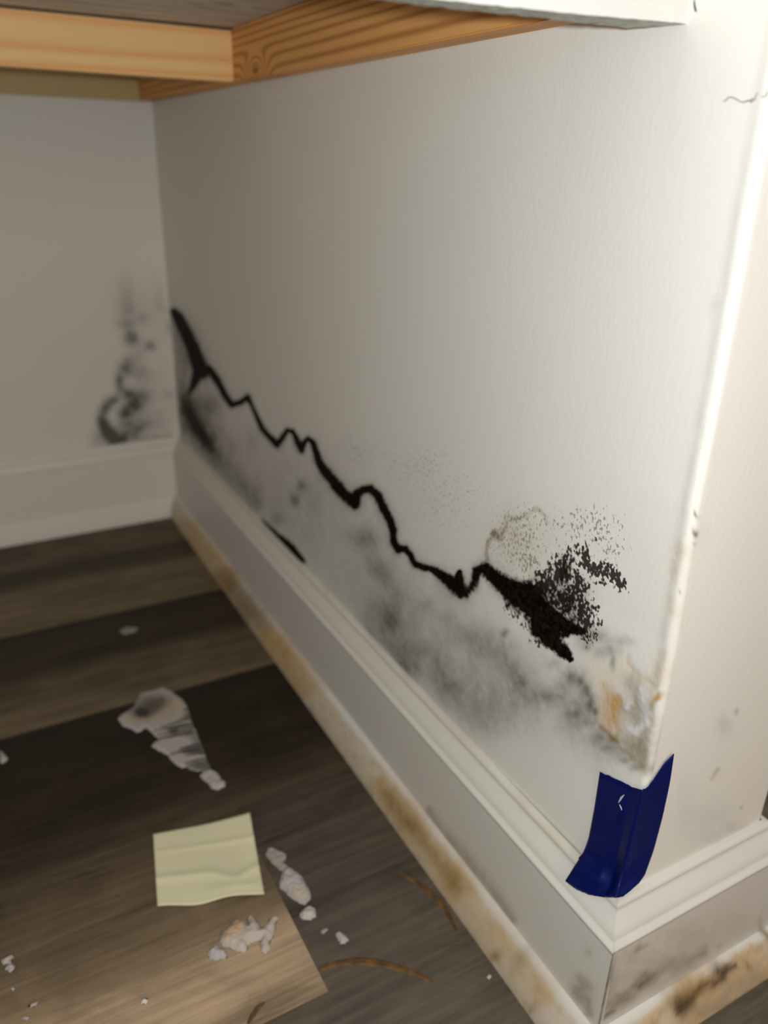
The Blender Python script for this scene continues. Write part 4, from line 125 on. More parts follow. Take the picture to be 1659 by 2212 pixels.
"eshoe_tan":[[0.0536,0.0232,16037,9743,10928,0.6],[0.059,0.0231,15724,9665,10903,0.6],[0.0642,0.0233,15434,9599,10890,0.6],[0.0695,0.0235,15149,9532,10876,0.6],[0.0748,0.0224,17347,11035,12622,0.57],[0.0799,0.0214,20144,12955,14853,0.53],[0.0851,0.0205,23746,15438,17745,0.5],[0.0894,0.02,25166,16507,19029,0.45],[0.0937,0.0194,26742,17697,20461,0.4],[0.0981,0.0189,28499,19027,22066,0.35],[0.1025,0.0183,30467,20521,23871,0.3],[0.0984,0.018,30914,20651,23890,0.31],[0.0943,0.0176,31367,20781,23909,0.32],[0.0904,0.0171,31810,20901,23916,0.33],[0.0865,0.0166,32256,21019,23921,0.34],[0.0826,0.0161,32707,21137,23926,0.35],[0.0787,0.0157,33164,21255,23930,0.35],[0.0749,0.0152,33626,21372,23933,0.36],[0.0711,0.0147,34092,21489,23936,0.37],[0.0673,0.0143,34565,21605,23939,0.38],[0.0637,0.0136,35008,21700,23918,0.39],[0.06,0.0131,35491,21815,23919,0.4]],
"eshoe_grime":[[0.0617,0.0092,141312,87044,94611,0.5],[0.0638,0.0089,136580,84510,92007,0.51],[0.0659,0.0086,132050,82077,89505,0.52],[0.0681,0.0083,127711,79739,87100,0.53],[0.0702,0.0081,123553,77492,84786,0.54],[0.0724,0.0078,119566,75331,82559,0.55],[0.0746,0.0075,115743,73251,80415,0.56],[0.0767,0.0072,112074,71248,78350,0.57],[0.0789,0.0069,108552,69320,76360,0.58],[0.0811,0.0067,105169,67462,74441,0.59],[0.0833,0.0064,101919,65671,72590,0.6],[0.0841,0.0073,114747,74095,82132,0.61],[0.0848,0.0081,130205,84255,93659,0.63],[0.0857,0.0089,148972,96605,107690,0.64],[0.0865,0.0098,172307,111974,125175,0.66],[0.0872,0.0107,201676,131338,147236,0.67],[0.088,0.0115,239336,156193,175595,0.69],[0.0889,0.0122,288526,188693,212732,0.7],[0.0904,0.0118,226793,148765,167855,0.68],[0.0919,0.0115,182752,120235,135775,0.65],[0.0935,0.0112,150251,99148,112056,0.62],[0.0949,0.011,125649,83161,94067,0.6],[0.0965,0.0106,106469,70677,80013,0.57],[0.0981,0.0102,91293,60784,68871,0.55],[0.0996,0.0099,79135,52846,59928,0.52],[0.1012,0.0095,69165,46326,52579,0.5],[0.1038,0.0094,63176,42538,48400,0.5],[0.1066,0.0091,57852,39160,44666,0.5],[0.1092,0.009,53167,36179,41368,0.5],[0.1119,0.0088,48995,33516,38419,0.5],[0.1146,0.0087,45264,31127,35771,0.5],[0.1174,0.0084,41889,28958,33362,0.5]],
"floor_hole":[[-0.1754,0.4395,17716,2324,12207,1.0],[-0.1731,0.4396,55099,-441,24986,0.8]],
"floor_cavity":[[-0.1617,0.4461,5402,1147,4622,0.85],[-0.1544,0.4507,42266,7420,34060,0.9],[-0.1653,0.4563,10269,5585,14548,0.6]],
"floor_tanrim":[[-0.1946,0.4361,127128,-6272,42287,0.5],[-0.1929,0.4349,133512,-6815,44643,0.52],[-0.1911,0.4336,140401,-7408,47194,0.55],[-0.1894,0.4324,147850,-8055,49960,0.57],[-0.1876,0.4312,155921,-8762,52966,0.6],[-0.1858,0.4307,155405,-9033,52998,0.61],[-0.184,0.4302,154890,-9301,53031,0.62],[-0.1821,0.4297,154377,-9569,53065,0.62],[-0.1803,0.4292,153865,-9835,53099,0.63],[-0.1784,0.4287,153354,-10100,53135,0.64],[-0.1766,0.4282,152844,-10364,53172,0.65],[-0.1748,0.4276,147646,-10286,51569,0.64],[-0.173,0.4271,142693,-10208,50039,0.62],[-0.1712,0.4266,137972,-10128,48578,0.61],[-0.1694,0.426,133468,-10047,47182,0.59],[-0.1677,0.4255,129168,-9966,45847,0.58],[-0.1659,0.425,125060,-9885,44571,0.56],[-0.1641,0.4244,121134,-9803,43349,0.55],[-0.162,0.4257,99359,-8285,35581,0.56],[-0.1598,0.427,82861,-7114,29695,0.57],[-0.1577,0.4283,70071,-6190,25130,0.58],[-0.1555,0.4296,59962,-5446,21521,0.59],[-0.1534,0.4309,51838,-4837,18621,0.6],[-0.1503,0.4324,51324,-4967,18473,0.6],[-0.1472,0.4339,50814,-5094,18327,0.6],[-0.1441,0.4354,50308,-5219,18182,0.6],[-0.141,0.4369,49805,-5341,18040,0.6],[-0.1417,0.4323,50339,-5336,18393,0.57],[-0.1425,0.4277,50877,-5330,18751,0.53],[-0.1433,0.4231,51418,-5323,19114,0.5],[-0.1226,0.1756,54230,-3978,38733,0.6],[-0.1773,0.1704,12666,1361,10361,0.45]],
"floor_stripe":[[-0.165,0.4094,3861512,-301617,1426357,0.8],[-0.1638,0.4094,3444996,-273422,1274877,0.82],[-0.1627,0.4094,3091529,-249268,1146213,0.83],[-0.1615,0.4094,2789043,-228401,1036008,0.85],[-0.1604,0.4094,2528219,-210239,940898,0.87],[-0.1593,0.4094,2301773,-194323,858250,0.88],[-0.1581,0.4094,2103943,-180290,785982,0.9],[-0.157,0.4094,1930123,-167846,722427,0.92],[-0.1558,0.4094,1776596,-156754,666243,0.93],[-0.1547,0.4094,1640338,-146820,616333,0.95],[-0.1535,0.4094,1518865,-137885,571798,0.97],[-0.1524,0.4094,1410124,-129813,531896,0.98],[-0.1512,0.4094,1312405,-122495,496005,1.0],[-0.15,0.4094,1308818,-123836,495622,1.0],[-0.1489,0.4094,1305238,-125171,495242,1.0],[-0.1477,0.4094,1301665,-126499,494865,1.0],[-0.1466,0.4094,1298099,-127822,494492,1.0],[-0.1454,0.4094,1294541,-129138,494123,1.0],[-0.1442,0.4094,1290991,-130448,493756,1.0],[-0.1431,0.4094,1287447,-131752,493394,1.0],[-0.1419,0.4094,1283911,-133049,493035,1.0],[-0.1407,0.4094,1280382,-134341,492679,1.0],[-0.1396,0.4094,1276861,-135627,492326,1.0],[-0.1384,0.4094,1273347,-136906,491977,1.0],[-0.1372,0.4094,1269840,-138179,491631,1.0],[-0.1716,0.4064,3946605,-277791,1451662,0.8],[-0.1704,0.4063,3576976,-256232,1318511,0.81],[-0.1693,0.4062,3256214,-237318,1202847,0.83],[-0.1681,0.406,2976101,-220622,1101738,0.84],[-0.167,0.4059,2730073,-205800,1012843,0.86],[-0.1659,0.4058,2512840,-192573,934272,0.87],[-0.1647,0.4056,2320096,-180712,864488,0.89],[-0.1636,0.4055,2148311,-170031,802228,0.9],[-0.1624,0.4054,1994565,-160372,746450,0.91],[-0.1613,0.4052,1856432,-151604,696285,0.93],[-0.1601,0.4051,1731878,-143617,651005,0.94],[-0.159,0.405,1619188,-136317,609997,0.96],[-0.1578,0.4048,1516912,-129625,572739,0.97],[-0.1567,0.4047,1423810,-123473,538789,0.99],[-0.1555,0.4045,1338826,-117801,507767,1.0],[-0.1543,0.4044,1335509,-119205,507650,1.0],[-0.1532,0.4043,1332198,-120604,507537,1.0],[-0.152,0.4041,1328893,-121997,507427,1.0],[-0.1509,0.404,1325594,-123384,507320,1.0],[-0.1497,0.4039,1322302,-124766,507217,1.0],[-0.1485,0.4037,1319016,-126142,507117,1.0],[-0.1474,0.4036,1315735,-127513,507021,1.0],[-0.1462,0.4035,1312461,-128878,506928,1.0],[-0.145,0.4033,1309193,-130238,506839,1.0],[-0.1439,0.4032,1305931,-131593,506753,1.0],[-0.1427,0.403,1302675,-132941,506670,1.0],[-0.1415,0.4029,1299425,-134285,506590,1.0],[-0.1404,0.4028,1296181,-135623,506514,1.0],[-0.1392,0.4026,1292944,-136955,506441,1.0],[-0.1621,0.4035,3881224,-312608,1459476,0.8],[-0.161,0.4032,3430969,-280242,1293032,0.82],[-0.16,0.403,3054043,-252930,1153545,0.84],[-0.1589,0.4028,2735382,-229655,1035494,0.85],[-0.1579,0.4026,2463597,-209647,934700,0.87],[-0.1568,0.4024,2229950,-192310,847956,0.89],[-0.1558,0.4021,2027645,-177182,772768,0.91],[-0.1547,0.4019,1851334,-163895,707170,0.93],[-0.1537,0.4017,1696761,-152155,649597,0.95],[-0.1526,0.4015,1560505,-141727,598793,0.96],[-0.1516,0.4013,1439793,-132418,553735,0.98],[-0.1505,0.401,1332356,-124070,513589,1.0],[-0.1494,0.4008,1329325,-125472,513715,1.0],[-0.1482,0.4006,1326298,-126868,513845,1.0],[-0.147,0.4003,1323277,-128260,513978,1.0],[-0.1459,0.4001,1320261,-129647,514115,1.0],[-0.1447,0.3998,1317250,-131029,514255,1.0],[-0.1435,0.3996,1314243,-132406,514398,1.0],[-0.1424,0.3993,1311242,-133778,514545,1.0],[-0.1412,0.3991,1308246,-135146,514696,1.0],[-0.14,0.3989,1305256,-136508,514849,1.0],[-0.1389,0.3986,1302270,-137865,515006,1.0],[-0.171,0.3999,3235579,-226740,1208582,0.8],[-0.1699,0.3997,2933176,-209104,1098120,0.81],[-0.1688,0.3995,2670724,-193635,1002148,0.83],[-0.1677,0.3993,2441506,-179982,918237,0.84],[-0.1666,0.3991,2240158,-167865,844450,0.86],[-0.1654,0.3988,2062355,-157054,779220,0.87],[-0.1643,0.3986,1904578,-147362,721274,0.89],[-0.1632,0.3984,1763942,-138635,669567,0.9],[-0.1621,0.3982,1638061,-130745,623235,0.91],[-0.161,0.398,1524950,-123584,581557,0.93],[-0.1598,0.3978,1422946,-117062,543931,0.94],[-0.1587,0.3975,1330648,-111103,509848,0.96],[-0.1576,0.3973,1246870,-105641,478877,0.97],[-0.1565,0.3971,1170599,-100620,450651,0.99],[-0.1554,0.3969,1100969,-95991,424854,1.0],[-0.1541,0.3967,1098291,-97218,424910,1.0],[-0.1529,0.3964,1095617,-98439,424970,1.0],[-0.1517,0.3962,1092949,-99656,425033,1.0],[-0.1505,0.396,1090286,-100869,425098,1.0],[-0.1493,0.3957,1087627,-102076,425168,1.0],[-0.1481,0.3955,1084973,-103280,425240,1.0],[-0.1468,0.3953,1082324,-104478,425315,1.0],[-0.1456,0.395,1079679,-105672,425394,1.0],[-0.1444,0.3948,1077040,-106861,425475,1.0],[-0.1432,0.3945,1074405,-108046,425560,1.0],[-0.1419,0.3943,1071775,-109226,425648,1.0],[-0.1407,0.3941,1069150,-110402,425738,1.0],[-0.1395,0.3938,1066529,-111573,425832,1.0],[-0.1719,0.3936,2281343,-155523,863081,0.8],[-0.1708,0.3935,2067882,-143473,783963,0.81],[-0.1697,0.3933,1882631,-132901,715232,0.83],[-0.1686,0.3932,1720849,-123568,655149,0.84],[-0.1675,0.393,1578746,-115282,602321,0.86],[-0.1664,0.3929,1453268,-107887,555628,0.87],[-0.1653,0.3927,1341930,-101256,514154,0.89],[-0.1642,0.3926,1242693,-95283,477152,0.9],[-0.1631,0.3924,1153873,-89882,444001,0.91],[-0.162,0.3923,1074068,-84979,414184,0.93],[-0.1609,0.3921,1002105,-80512,387270,0.94],[-0.1598,0.392,936993,-76430,362894,0.96],[-0.1587,0.3918,877895,-72687,340747,0.97],[-0.1576,0.3917,824096,-69245,320566,0.99],[-0.1564,0.3915,774984,-66072,302124,1.0],[-0.1549,0.3913,772405,-67185,302049,1.0],[-0.1533,0.3911,769833,-68293,301977,1.0],[-0.1518,0.3909,767266,-69394,301910,1.0],[-0.1502,0.3907,764707,-70489,301846,1.0],[-0.1486,0.3905,762153,-71579,301785,1.0],[-0.1471,0.3903,759606,-72663,301729,1.0],[-0.1455,0.3901,757065,-73741,301676,1.0],[-0.1439,0.3899,754531,-74813,301626,1.0],[-0.1424,0.3897,752003,-75879,301580,1.0],[-0.1408,0.3895,749481,-76940,301538,1.0],[-0.1604,0.3988,653020,-53446,248821,0.8],[-0.1588,0.3985,360537,-30123,137836,0.9],[-0.1572,0.3982,227907,-19432,87424,1.0],[-0.1557,0.3978,227204,-19761,87448,1.0],[-0.1541,0.3975,226502,-20089,87474,1.0],[-0.1514,0.3886,4934211,-446992,1952857,0.8],[-0.1503,0.3885,3962706,-363688,1571676,0.83],[-0.1492,0.3884,3250829,-302218,1292072,0.87],[-0.1482,0.3882,2713793,-255522,1080921,0.9],[-0.1471,0.3881,2298781,-219186,917577,0.93],[-0.146,0.388,1971499,-190333,788628,0.97],[-0.145,0.3878,1708901,-167023,685056,1.0],[-0.1439,0.3877,1704954,-168677,684949,1.0],[-0.1428,0.3876,1701013,-170325,684846,1.0],[-0.1417,0.3874,1697080,-171966,684747,1.0],[-0.1407,0.3873,1693153,-173602,684651,1.0],[-0.1396,0.3872,1689233,-175231,684560,1.0],[-0.1385,0.387,1685320,-176854,684472,1.0],[-0.1481,0.3845,6448339,-604358,2590374,0.8],[-0.147,0.3843,4685356,-444917,1886917,0.85],[-0.1459,0.384,3555699,-342046,1435601,0.9],[-0.1448,0.3837,2788910,-271740,1128874,0.95],[-0.1436,0.3835,2244844,-221513,910966,1.0],[-0.1425,0.3832,2239965,-223815,911309,1.0],[-0.1414,0.3829,2235094,-226108,911658,1.0],[-0.1403,0.3827,2230231,-228394,912012,1.0],[-0.1391,0.3824,2225375,-230672,912372,1.0],[-0.1462,0.3786,6495475,-618269,2653568,0.8],[-0.1453,0.3785,4720320,-454073,1931688,0.85],[-0.1444,0.3785,3582777,-348271,1468701,0.9],[-0.1435,0.3784,2810577,-276055,1154143,0.95],[-0.1426,0.3783,2262629,-224530,930743,1.0],[-0.1417,0.3782,2258056,-226368,930477,1.0],[-0.1408,0.3782,2253490,-228200,930215,1.0],[-0.1399,0.3781,2248931,-230026,929956,1.0],[-0.139,0.378,2244378,-231846,929701,1.0],[-0.1455,0.3734,5018081,-478015,2076954,0.8],[-0.1445,0.3734,3313427,-319341,1373710,0.87],[-0.1435,0.3734,2348259,-228952,975202,0.93],[-0.1425,0.3734,1749573,-172544,727804,1.0],[-0.1416,0.3734,1745386,-174092,727294,1.0],[-0.1406,0.3734,1741206,-175633,726787,1.0],[-0.1396,0.3734,1737034,-177169,726284,1.0],[-0.1577,0.3713,1695835,-137278,690849,0.8],[-0.1566,0.3712,1434657,-117887,585709,0.82],[-0.1555,0.371,1229047,-102495,502851,0.85],[-0.1544,0.3709,1064320,-90060,436399,0.88],[-0.1533,0.3707,930335,-79863,382291,0.9],[-0.1522,0.3706,819909,-71390,337651,0.92],[-0.1512,0.3704,727839,-64268,300391,0.95],[-0.1501,0.3703,650281,-58220,268972,0.98],[-0.149,0.3701,584348,-53037,242233,1.0],[-0.1472,0.3699,582132,-53985,242170,1.0],[-0.1455,0.3697,579923,-54928,242111,1.0],[-0.1437,0.3694,577720,-55865,242055,1.0],[-0.142,0.3692,575523,-56796,242003,1.0],[-0.1402,0.3689,573333,-57722,241955,1.0],[-0.167,0.3685,2376491,-165764,959576,0.8],[-0.1659,0.3683,2120836,-150530,858147,0.82],[-0.1648,0.3682,1903844,-137464,771972,0.83],[-0.1637,0.3681,1718119,-126164,698139,0.85],[-0.1626,0.3679,1557948,-116318,634400,0.87],[-0.1616,0.3678,1418864,-107681,578997,0.88],[-0.1605,0.3676,1297337,-100058,530538,0.9],[-0.1594,0.3675,1190541,-93291,487910,0.92],[-0.1583,0.3673,1096198,-87254,450215,0.93],[-0.1572,0.3672,1012452,-81841,416719,0.95],[-0.1561,0.367,937781,-76968,386823,0.97],[-0.155,0.3669,870925,-72561,360028,0.98],[-0.1539,0.3668,810836,-68563,335921,1.0],[-0.1525,0.3666,808233,-69684,335823,1.0],[-0.151,0.3664,805637,-70800,335728,1.0],[-0.1495,0.3662,803046,-71910,335637,1.0],[-0.1481,0.366,800462,-73014,335550,1.0],[-0.1466,0.3658,797884,-74112,335466,1.0],[-0.1451,0.3656,795313,-75205,335386,1.0],[-0.1436,0.3654,792747,-76292,335310,1.0],[-0.1422,0.3652,790188,-77374,335236,1.0],[-0.1407,0.365,787635,-78450,335167,1.0],[-0.1566,0.3649,1037078,-84187,429555,0.8],[-0.1553,0.3646,832609,-68799,345834,0.83],[-0.154,0.3644,682807,-57415,284412,0.87],[-0.1527,0.3641,569817,-48745,238020,0.9],[-0.1514,0.3638,482515,-41981,202126,0.93],[-0.1501,0.3635,413680,-36598,173785,0.97],[-0.1488,0.3633,358458,-32237,151018,1.0],[-0.1469,0.3628,357037,-32895,151068,1.0],[-0.1449,0.3624,355619,-33550,151121,1.0],[-0.1429,0.362,354206,-34200,151177,1.0],[-0.141,0.3616,352797,-34846,151236,1.0],[-0.1552,0.3596,4181366,-342356,1757427,0.8],[-0.1543,0.3594,3459401,-287118,1456836,0.83],[-0.1533,0.3593,2908425,-244650,1227216,0.86],[-0.1523,0.3592,2478490,-211267,1047868,0.89],[-0.1513,0.3591,2136630,-184528,905122,0.91],[-0.1503,0.3589,1860374,-162763,789659,0.94],[-0.1493,0.3588,1633983,-144797,694945,0.97],[-0.1484,0.3587,1446164,-129784,616293,1.0],[-0.1474,0.3585,1443015,-131131,616183,1.0],[-0.1464,0.3584,1439871,-132474,616075,1.0],[-0.1454,0.3583,1436732,-133811,615971,1.0],[-0.1444,0.3581,1433598,-135144,615870,1.0],[-0.1434,0.358,1430469,-136472,615771,1.0],[-0.1424,0.3579,1427345,-137796,615676,1.0],[-0.1414,0.3577,1424227,-139115,615583,1.0],[-0.1472,0.3578,5206622,-473657,2227930,0.8],[-0.1463,0.3575,3784719,-348189,1622988,0.85],[-0.1454,0.3573,2873420,-267304,1234864,0.9],[-0.1444,0.357,2254717,-212068,971074,0.95],[-0.1435,0.3568,1815629,-172639,783664,1.0],[-0.1426,0.3565,1812449,-174205,783995,1.0],[-0.1417,0.3563,1809273,-175767,784329,1.0],[-0.1408,0.356,1806101,-177325,784667,1.0],[-0.1399,0.3558,1802933,-178879,785007,1.0],[-0.1584,0.3509,4293445,-329333,1831604,0.8],[-0.1574,0.3508,3697510,-287797,1580436,0.82],[-0.1565,0.3507,3216607,-254003,1377558,0.84],[-0.1555,0.3506,2822984,-226117,1211345,0.87],[-0.1545,0.3504,2496776,-202818,1073467,0.89],[-0.1535,0.3503,2223458,-183139,957834,0.91],[-0.1525,0.3502,1992213,-166356,859909,0.93],[-0.1515,0.35,1794851,-151918,776252,0.96],[-0.1505,0.3499,1625081,-139399,704223,0.98],[-0.1496,0.3498,1478006,-128469,641762,1.0],[-0.1484,0.3496,1474323,-130042,641601,1.0],[-0.1473,0.3495,1470648,-131610,641444,1.0],[-0.1462,0.3494,1466979,-133171,641290,1.0],[-0.1451,0.3492,1463318,-134726,641141,1.0],[-0.144,0.3491,1459663,-136275,640995,1.0],[-0.1429,0.3489,1456015,-137818,640854,1.0],[-0.1417,0.3488,1452373,-139354,640716,1.0],[-0.1406,0.3486,1448739,-140885,640582,1.0],[-0.1586,0.3477,3504210,-265840,1505838,0.8],[-0.1576,0.3475,2964702,-228580,1276921,0.82],[-0.1565,0.3473,2539967,-198981,1096502,0.85],[-0.1554,0.3471,2199673,-175052,951790,0.88],[-0.1543,0.3469,1922878,-155414,833949,0.9],[-0.1532,0.3467,1694745,-139084,736716,0.92],[-0.1521,0.3464,1504530,-125348,655552,0.95],[-0.151,0.3462,1344291,-113675,587103,0.98],[-0.15,0.346,1208064,-103664,528845,1.0],[-0.1489,0.3458,1205274,-104932,528864,1.0],[-0.1478,0.3456,1202488,-106196,528887,1.0],[-0.1467,0.3454,1199707,-107454,528913,1.0],[-0.1456,0.3452,1196931,-108709,528942,1.0],[-0.1445,0.345,1194160,-109959,528975,1.0],[-0.1434,0.3448,1191394,-111204,529010,1.0],[-0.1423,0.3446,1188632,-112445,529048,1.0],[-0.1412,0.3444,1185875,-113681,529090,1.0],[-0.1595,0.3448,2920600,-217148,1261966,0.8],[-0.1585,0.3445,2515583,-189946,1089436,0.82],[-0.1574,0.3443,2188721,-167802,950045,0.84],[-0.1564,0.344,1921163,-149519,835817,0.87],[-0.1554,0.3438,1699411,-134235,741040,0.89],[-0.1544,0.3435,1513600,-121318,661536,0.91],[-0.1534,0.3433,1356379,-110297,594190,0.93],[-0.1523,0.343,1222186,-100809,536644,0.96],[-0.1513,0.3428,1106745,-92580,487083,0.98],[-0.1503,0.3426,1006727,-85390,444097,1.0],[-0.149,0.3422,1004050,-86674,444247,1.0],[-0.1477,0.3419,1001378,-87952,444400,1.0],[-0.1463,0.3416,998711,-89226,444557,1.0],[-0.145,0.3413,996050,-90494,444718,1.0],[-0.1437,0.341,993393,-91757,444883,1.0],[-0.1424,0.3406,990742,-93015,445052,1.0],[-0.141,0.3403,988096,-94268,445224,1.0],[-0.1546,0.34,3525995,-279643,1553526,0.8],[-0.1536,0.3398,2918121,-234527,1288457,0.83],[-0.1527,0.3395,2454140,-199841,1085920,0.86],[-0.1518,0.3393,2092030,-172577,927686,0.89],[-0.1508,0.3391,1804053,-150740,801713,0.91],[-0.1499,0.3388,1571302,-132965,699791,0.94],[-0.149,0.3386,1380532,-118294,616164,0.97],[-0.148,0.3383,1222239,-106034,546701,1.0],[-0.1469,0.338,1219592,-107325,546905,1.0],[-0.1459,0.3378,1216950,-108611,547112,1.0],[-0.1448,0.3375,1214311,-109893,547322,1.0],[-0.1437,0.3372,1211677,-111171,547536,1.0],[-0.1426,0.3369,1209047,-112445,547753,1.0],[-0.1415,0.3366,1206421,-113714,547973,1.0],[-0.1525,0.3351,3545208,-286589,1585806,0.8],[-0.1514,0.3349,2733411,-224368,1225386,0.84],[-0.1504,0.3348,2170466,-180865,975178,0.88],[-0.1493,0.3346,1764255,-149218,794434,0.92],[-0.1482,0.3345,1461635,-125450,659636,0.96],[-0.1472,0.3343,1230208,-107127,556437,1.0],[-0.1461,0.3341,1227274,-108410,556357,1.0],[-0.145,0.334,1224345,-109688,556281,1.0],[-0.1439,0.3338,1221421,-110961,556208,1.0],[-0.1428,0.3336,1218503,-112229,556138,1.0],[-0.1418,0.3335,1215590,-113492,556071,1.0],[-0.1399,0.4241,3536376,-379312,1319458,0.8],[-0.1387,0.4242,1952887,-211985,730020,0.9],[-0.1376,0.4243,1234756,-135627,462449,1.0],[-0.1364,0.4243,1231218,-136831,462004,1.0],[-0.1352,0.4244,1227688,-138028,461562,1.0],[-0.1409,0.4179,3587336,-378820,1354421,0.8],[-0.1401,0.4177,2370713,-252470,896781,0.87],[-0.1392,0.4175,1681571,-180587,637309,0.93],[-0.1384,0.4173,1253918,-135786,476138,1.0],[-0.1376,0.4171,1251978,-136701,476312,1.0],[-0.1367,0.4169,1250041,-137614,476487,1.0],[-0.1359,0.4167,1248106,-138524,476664,1.0],[-0.1458,0.4138,4629903,-461808,1748763,0.8],[-0.1447,0.4137,3363730,-339520,1273333,0.85],[-0.1437,0.4135,2552454,-260677,968375,0.9],[-0.1426,0.4134,2001807,-206831,761160,0.95],[-0.1415,0.4132,1611121,-168390,613978,1.0],[-0.1404,0.4131,1607451,-169931,613955,1.0],[-0.1393,0.4129,1603787,-171466,613935,1.0],[-0.1382,0.4128,1600129,-172995,613919,1.0],[-0.1371,0.4126,1596478,-174518,613907,1.0]],
"floor_rust":[[-0.1816,0.1671,150488,2272,99663,0.85],[-0.173,0.1695,138477,-12911,71837,0.85],[-0.1229,0.1748,122393,-8877,87558,0.15]]}


# ------------------------------------------------------------------ helpers
def tag(o, label=None, cat=None, group=None, kind=None):
    if label: o['label'] = label
    if cat: o['category'] = cat
    if group: o['group'] = group
    if kind: o['kind'] = kind
    return o

def mesh_obj(name, verts, faces, mat, parent=None, smooth=False):
    me = bpy.data.meshes.new(name)
    me.from_pydata([tuple(map(float, v)) for v in verts], [], [tuple(map(int, f)) for f in faces])
    me.update()
    o = bpy.data.objects.new(name, me)
    COL.objects.link(o)
    if mat: me.materials.append(mat)
    if parent: o.parent = parent
    if smooth:
        me.polygons.foreach_set('use_smooth', [True] * len(me.polygons))
    return o

def bm_obj(name, bm, mat, parent=None, smooth=False):
    bmesh.ops.recalc_face_normals(bm, faces=bm.faces[:])
    me = bpy.data.meshes.new(name)
    bm.to_mesh(me); bm.free()
    o = bpy.data.objects.new(name, me)
    COL.objects.link(o)
    me.materials.append(mat)
    if parent: o.parent = parent
    if smooth:
        me.polygons.foreach_set('use_smooth', [True] * len(me.polygons))
    return o

def grid_faces(nu, nv, flip=False):
    i = np.arange((nu - 1) * (nv - 1))
    a = (i // (nv - 1)) * nv + i % (nv - 1)
    f = np.stack([a, a + nv, a + nv + 1, a + 1], 1)
    return f[:, ::-1] if flip else f

def set_color(o, rgb):
    at = o.data.color_attributes.new('Col', 'FLOAT_COLOR', 'POINT')
    a = np.ones((len(rgb), 4), np.float32); a[:, :3] = rgb
    at.data.foreach_set('color', a.ravel())

def set_float(o, name, val):
    at = o.data.attributes.new(name, 'FLOAT', 'POINT')
    at.data.foreach_set('value', np.asarray(val, np.float32).ravel())

def bevel_box(name, x0, x1, y0, y1, z0, z1, mat, bev=0.001, parent=None):
    bm = bmesh.new()
    bmesh.ops.create_cube(bm, size=1)
    for v in bm.verts:
        v.co = Vector(((x0 + x1) / 2 + v.co.x * (x1 - x0), (y0 + y1) / 2 + v.co.y * (y1 - y0), (z0 + z1) / 2 + v.co.z * (z1 - z0)))
    bmesh.ops.bevel(bm, geom=bm.edges[:], offset=bev, segments=2, affect='EDGES')
    return bm_obj(name, bm, mat, parent)

# numpy value noise for stain edges and relief
_H = rng.random((256, 256))
def vnoise(x, y):
    xi = np.floor(x).astype(int); yi = np.floor(y).astype(int)
    fx = x - xi; fy = y - yi
    fx = fx * fx * (3 - 2 * fx); fy = fy * fy * (3 - 2 * fy)
    a = _H[xi % 256, yi % 256]; b = _H[(xi + 1) % 256, yi % 256]
    c = _H[xi % 256, (yi + 1) % 256]; d = _H[(xi + 1) % 256, (yi + 1) % 256]
    return (a * (1 - fx) + b * fx) * (1 - fy) + (c * (1 - fx) + d * fx) * fy
def fbm(x, y, o=4):
    r = 0; amp = 0.5; t = 0
    for k in range(o):
        r = r + amp * vnoise(x * 2 ** k + 17 * k, y * 2 ** k + 31 * k); t += amp; amp *= 0.55
    return r / t

def stain(key, u, v, hard=False, warp=0.0016, wscale=160.0):
    union = key in ('back_dgrey', 'side_smudge')
    out = np.zeros(len(u))
    L = STAINS.get(key)
    if not L: return out
    u = u + warp * 2 * (fbm(u * wscale, v * wscale) - 0.5)
    v = v + warp * 2 * (fbm(u * wscale + 50, v * wscale + 80) - 0.5)
    order = np.argsort(u); us = u[order]; vs = v[order]
    for (bu, bv, a, b, c, st) in L:
        det = max(a * c - b * b, 1e-6)
        ext = 2.5 * math.sqrt(c / det)
        i0 = np.searchsorted(us, bu - ext); i1 = np.searchsorted(us, bu + ext)
        if i1 <= i0: continue
        du = us[i0:i1] - bu; dv = vs[i0:i1] - bv
        q = a * du * du + 2 * b * du * dv + c * dv * dv
        if hard: m = st * np.clip(1.5 - np.sqrt(np.maximum(q, 0)), 0, 1)
        else: m = st * np.exp(-0.75 * q)
        sub = order[i0:i1]
        if union: out[sub] = 1 - (1 - out[sub]) * (1 - np.clip(m, 0, 0.97))
        else: out[sub] = np.maximum(out[sub], m)
    return out

def over(rgb, alpha, col):
    a = np.clip(alpha, 0, 1)[:, None]
    return rgb * (1 - a) + np.array(col) * a

STAIN_COL = {
    'veil': (0.30, 0.285, 0.255),
    'smudge': (0.16, 0.148, 0.135), 'dgrey': (0.10, 0.10, 0.088), 'grime': (0.36, 0.315, 0.24),
    'tanlight': (0.62, 0.47, 0.30), 'beige': (0.80, 0.72, 0.60), 'tan': (0.55, 0.34, 0.12),
    'brown': (0.24, 0.155, 0.065), 'dark': (0.055, 0.038, 0.022), 'lilac': (0.72, 0.70, 0.74), 'chip': (0.05, 0.045, 0.035), 'rot': (0.085, 0.045, 0.014)}
def paint_stains(rgb, surf, u, v, kinds, sel=None, nscale=260):
    n = 0.5 * fbm(u * nscale * 0.25, v * nscale * 0.25) + 0.5 * fbm(u * nscale, v * nscale)
    for k in kinds:
        m = stain(surf + '_' + k, u, v, warp=0.0003 if k == 'chip' else 0.0016)
        if k != 'chip': m = m * np.clip(0.25 + 1.7 * n, 0, 1.5)
        if sel is not None: m = m * sel
        rgb = over(rgb, m, STAIN_COL[k])
    return rgb

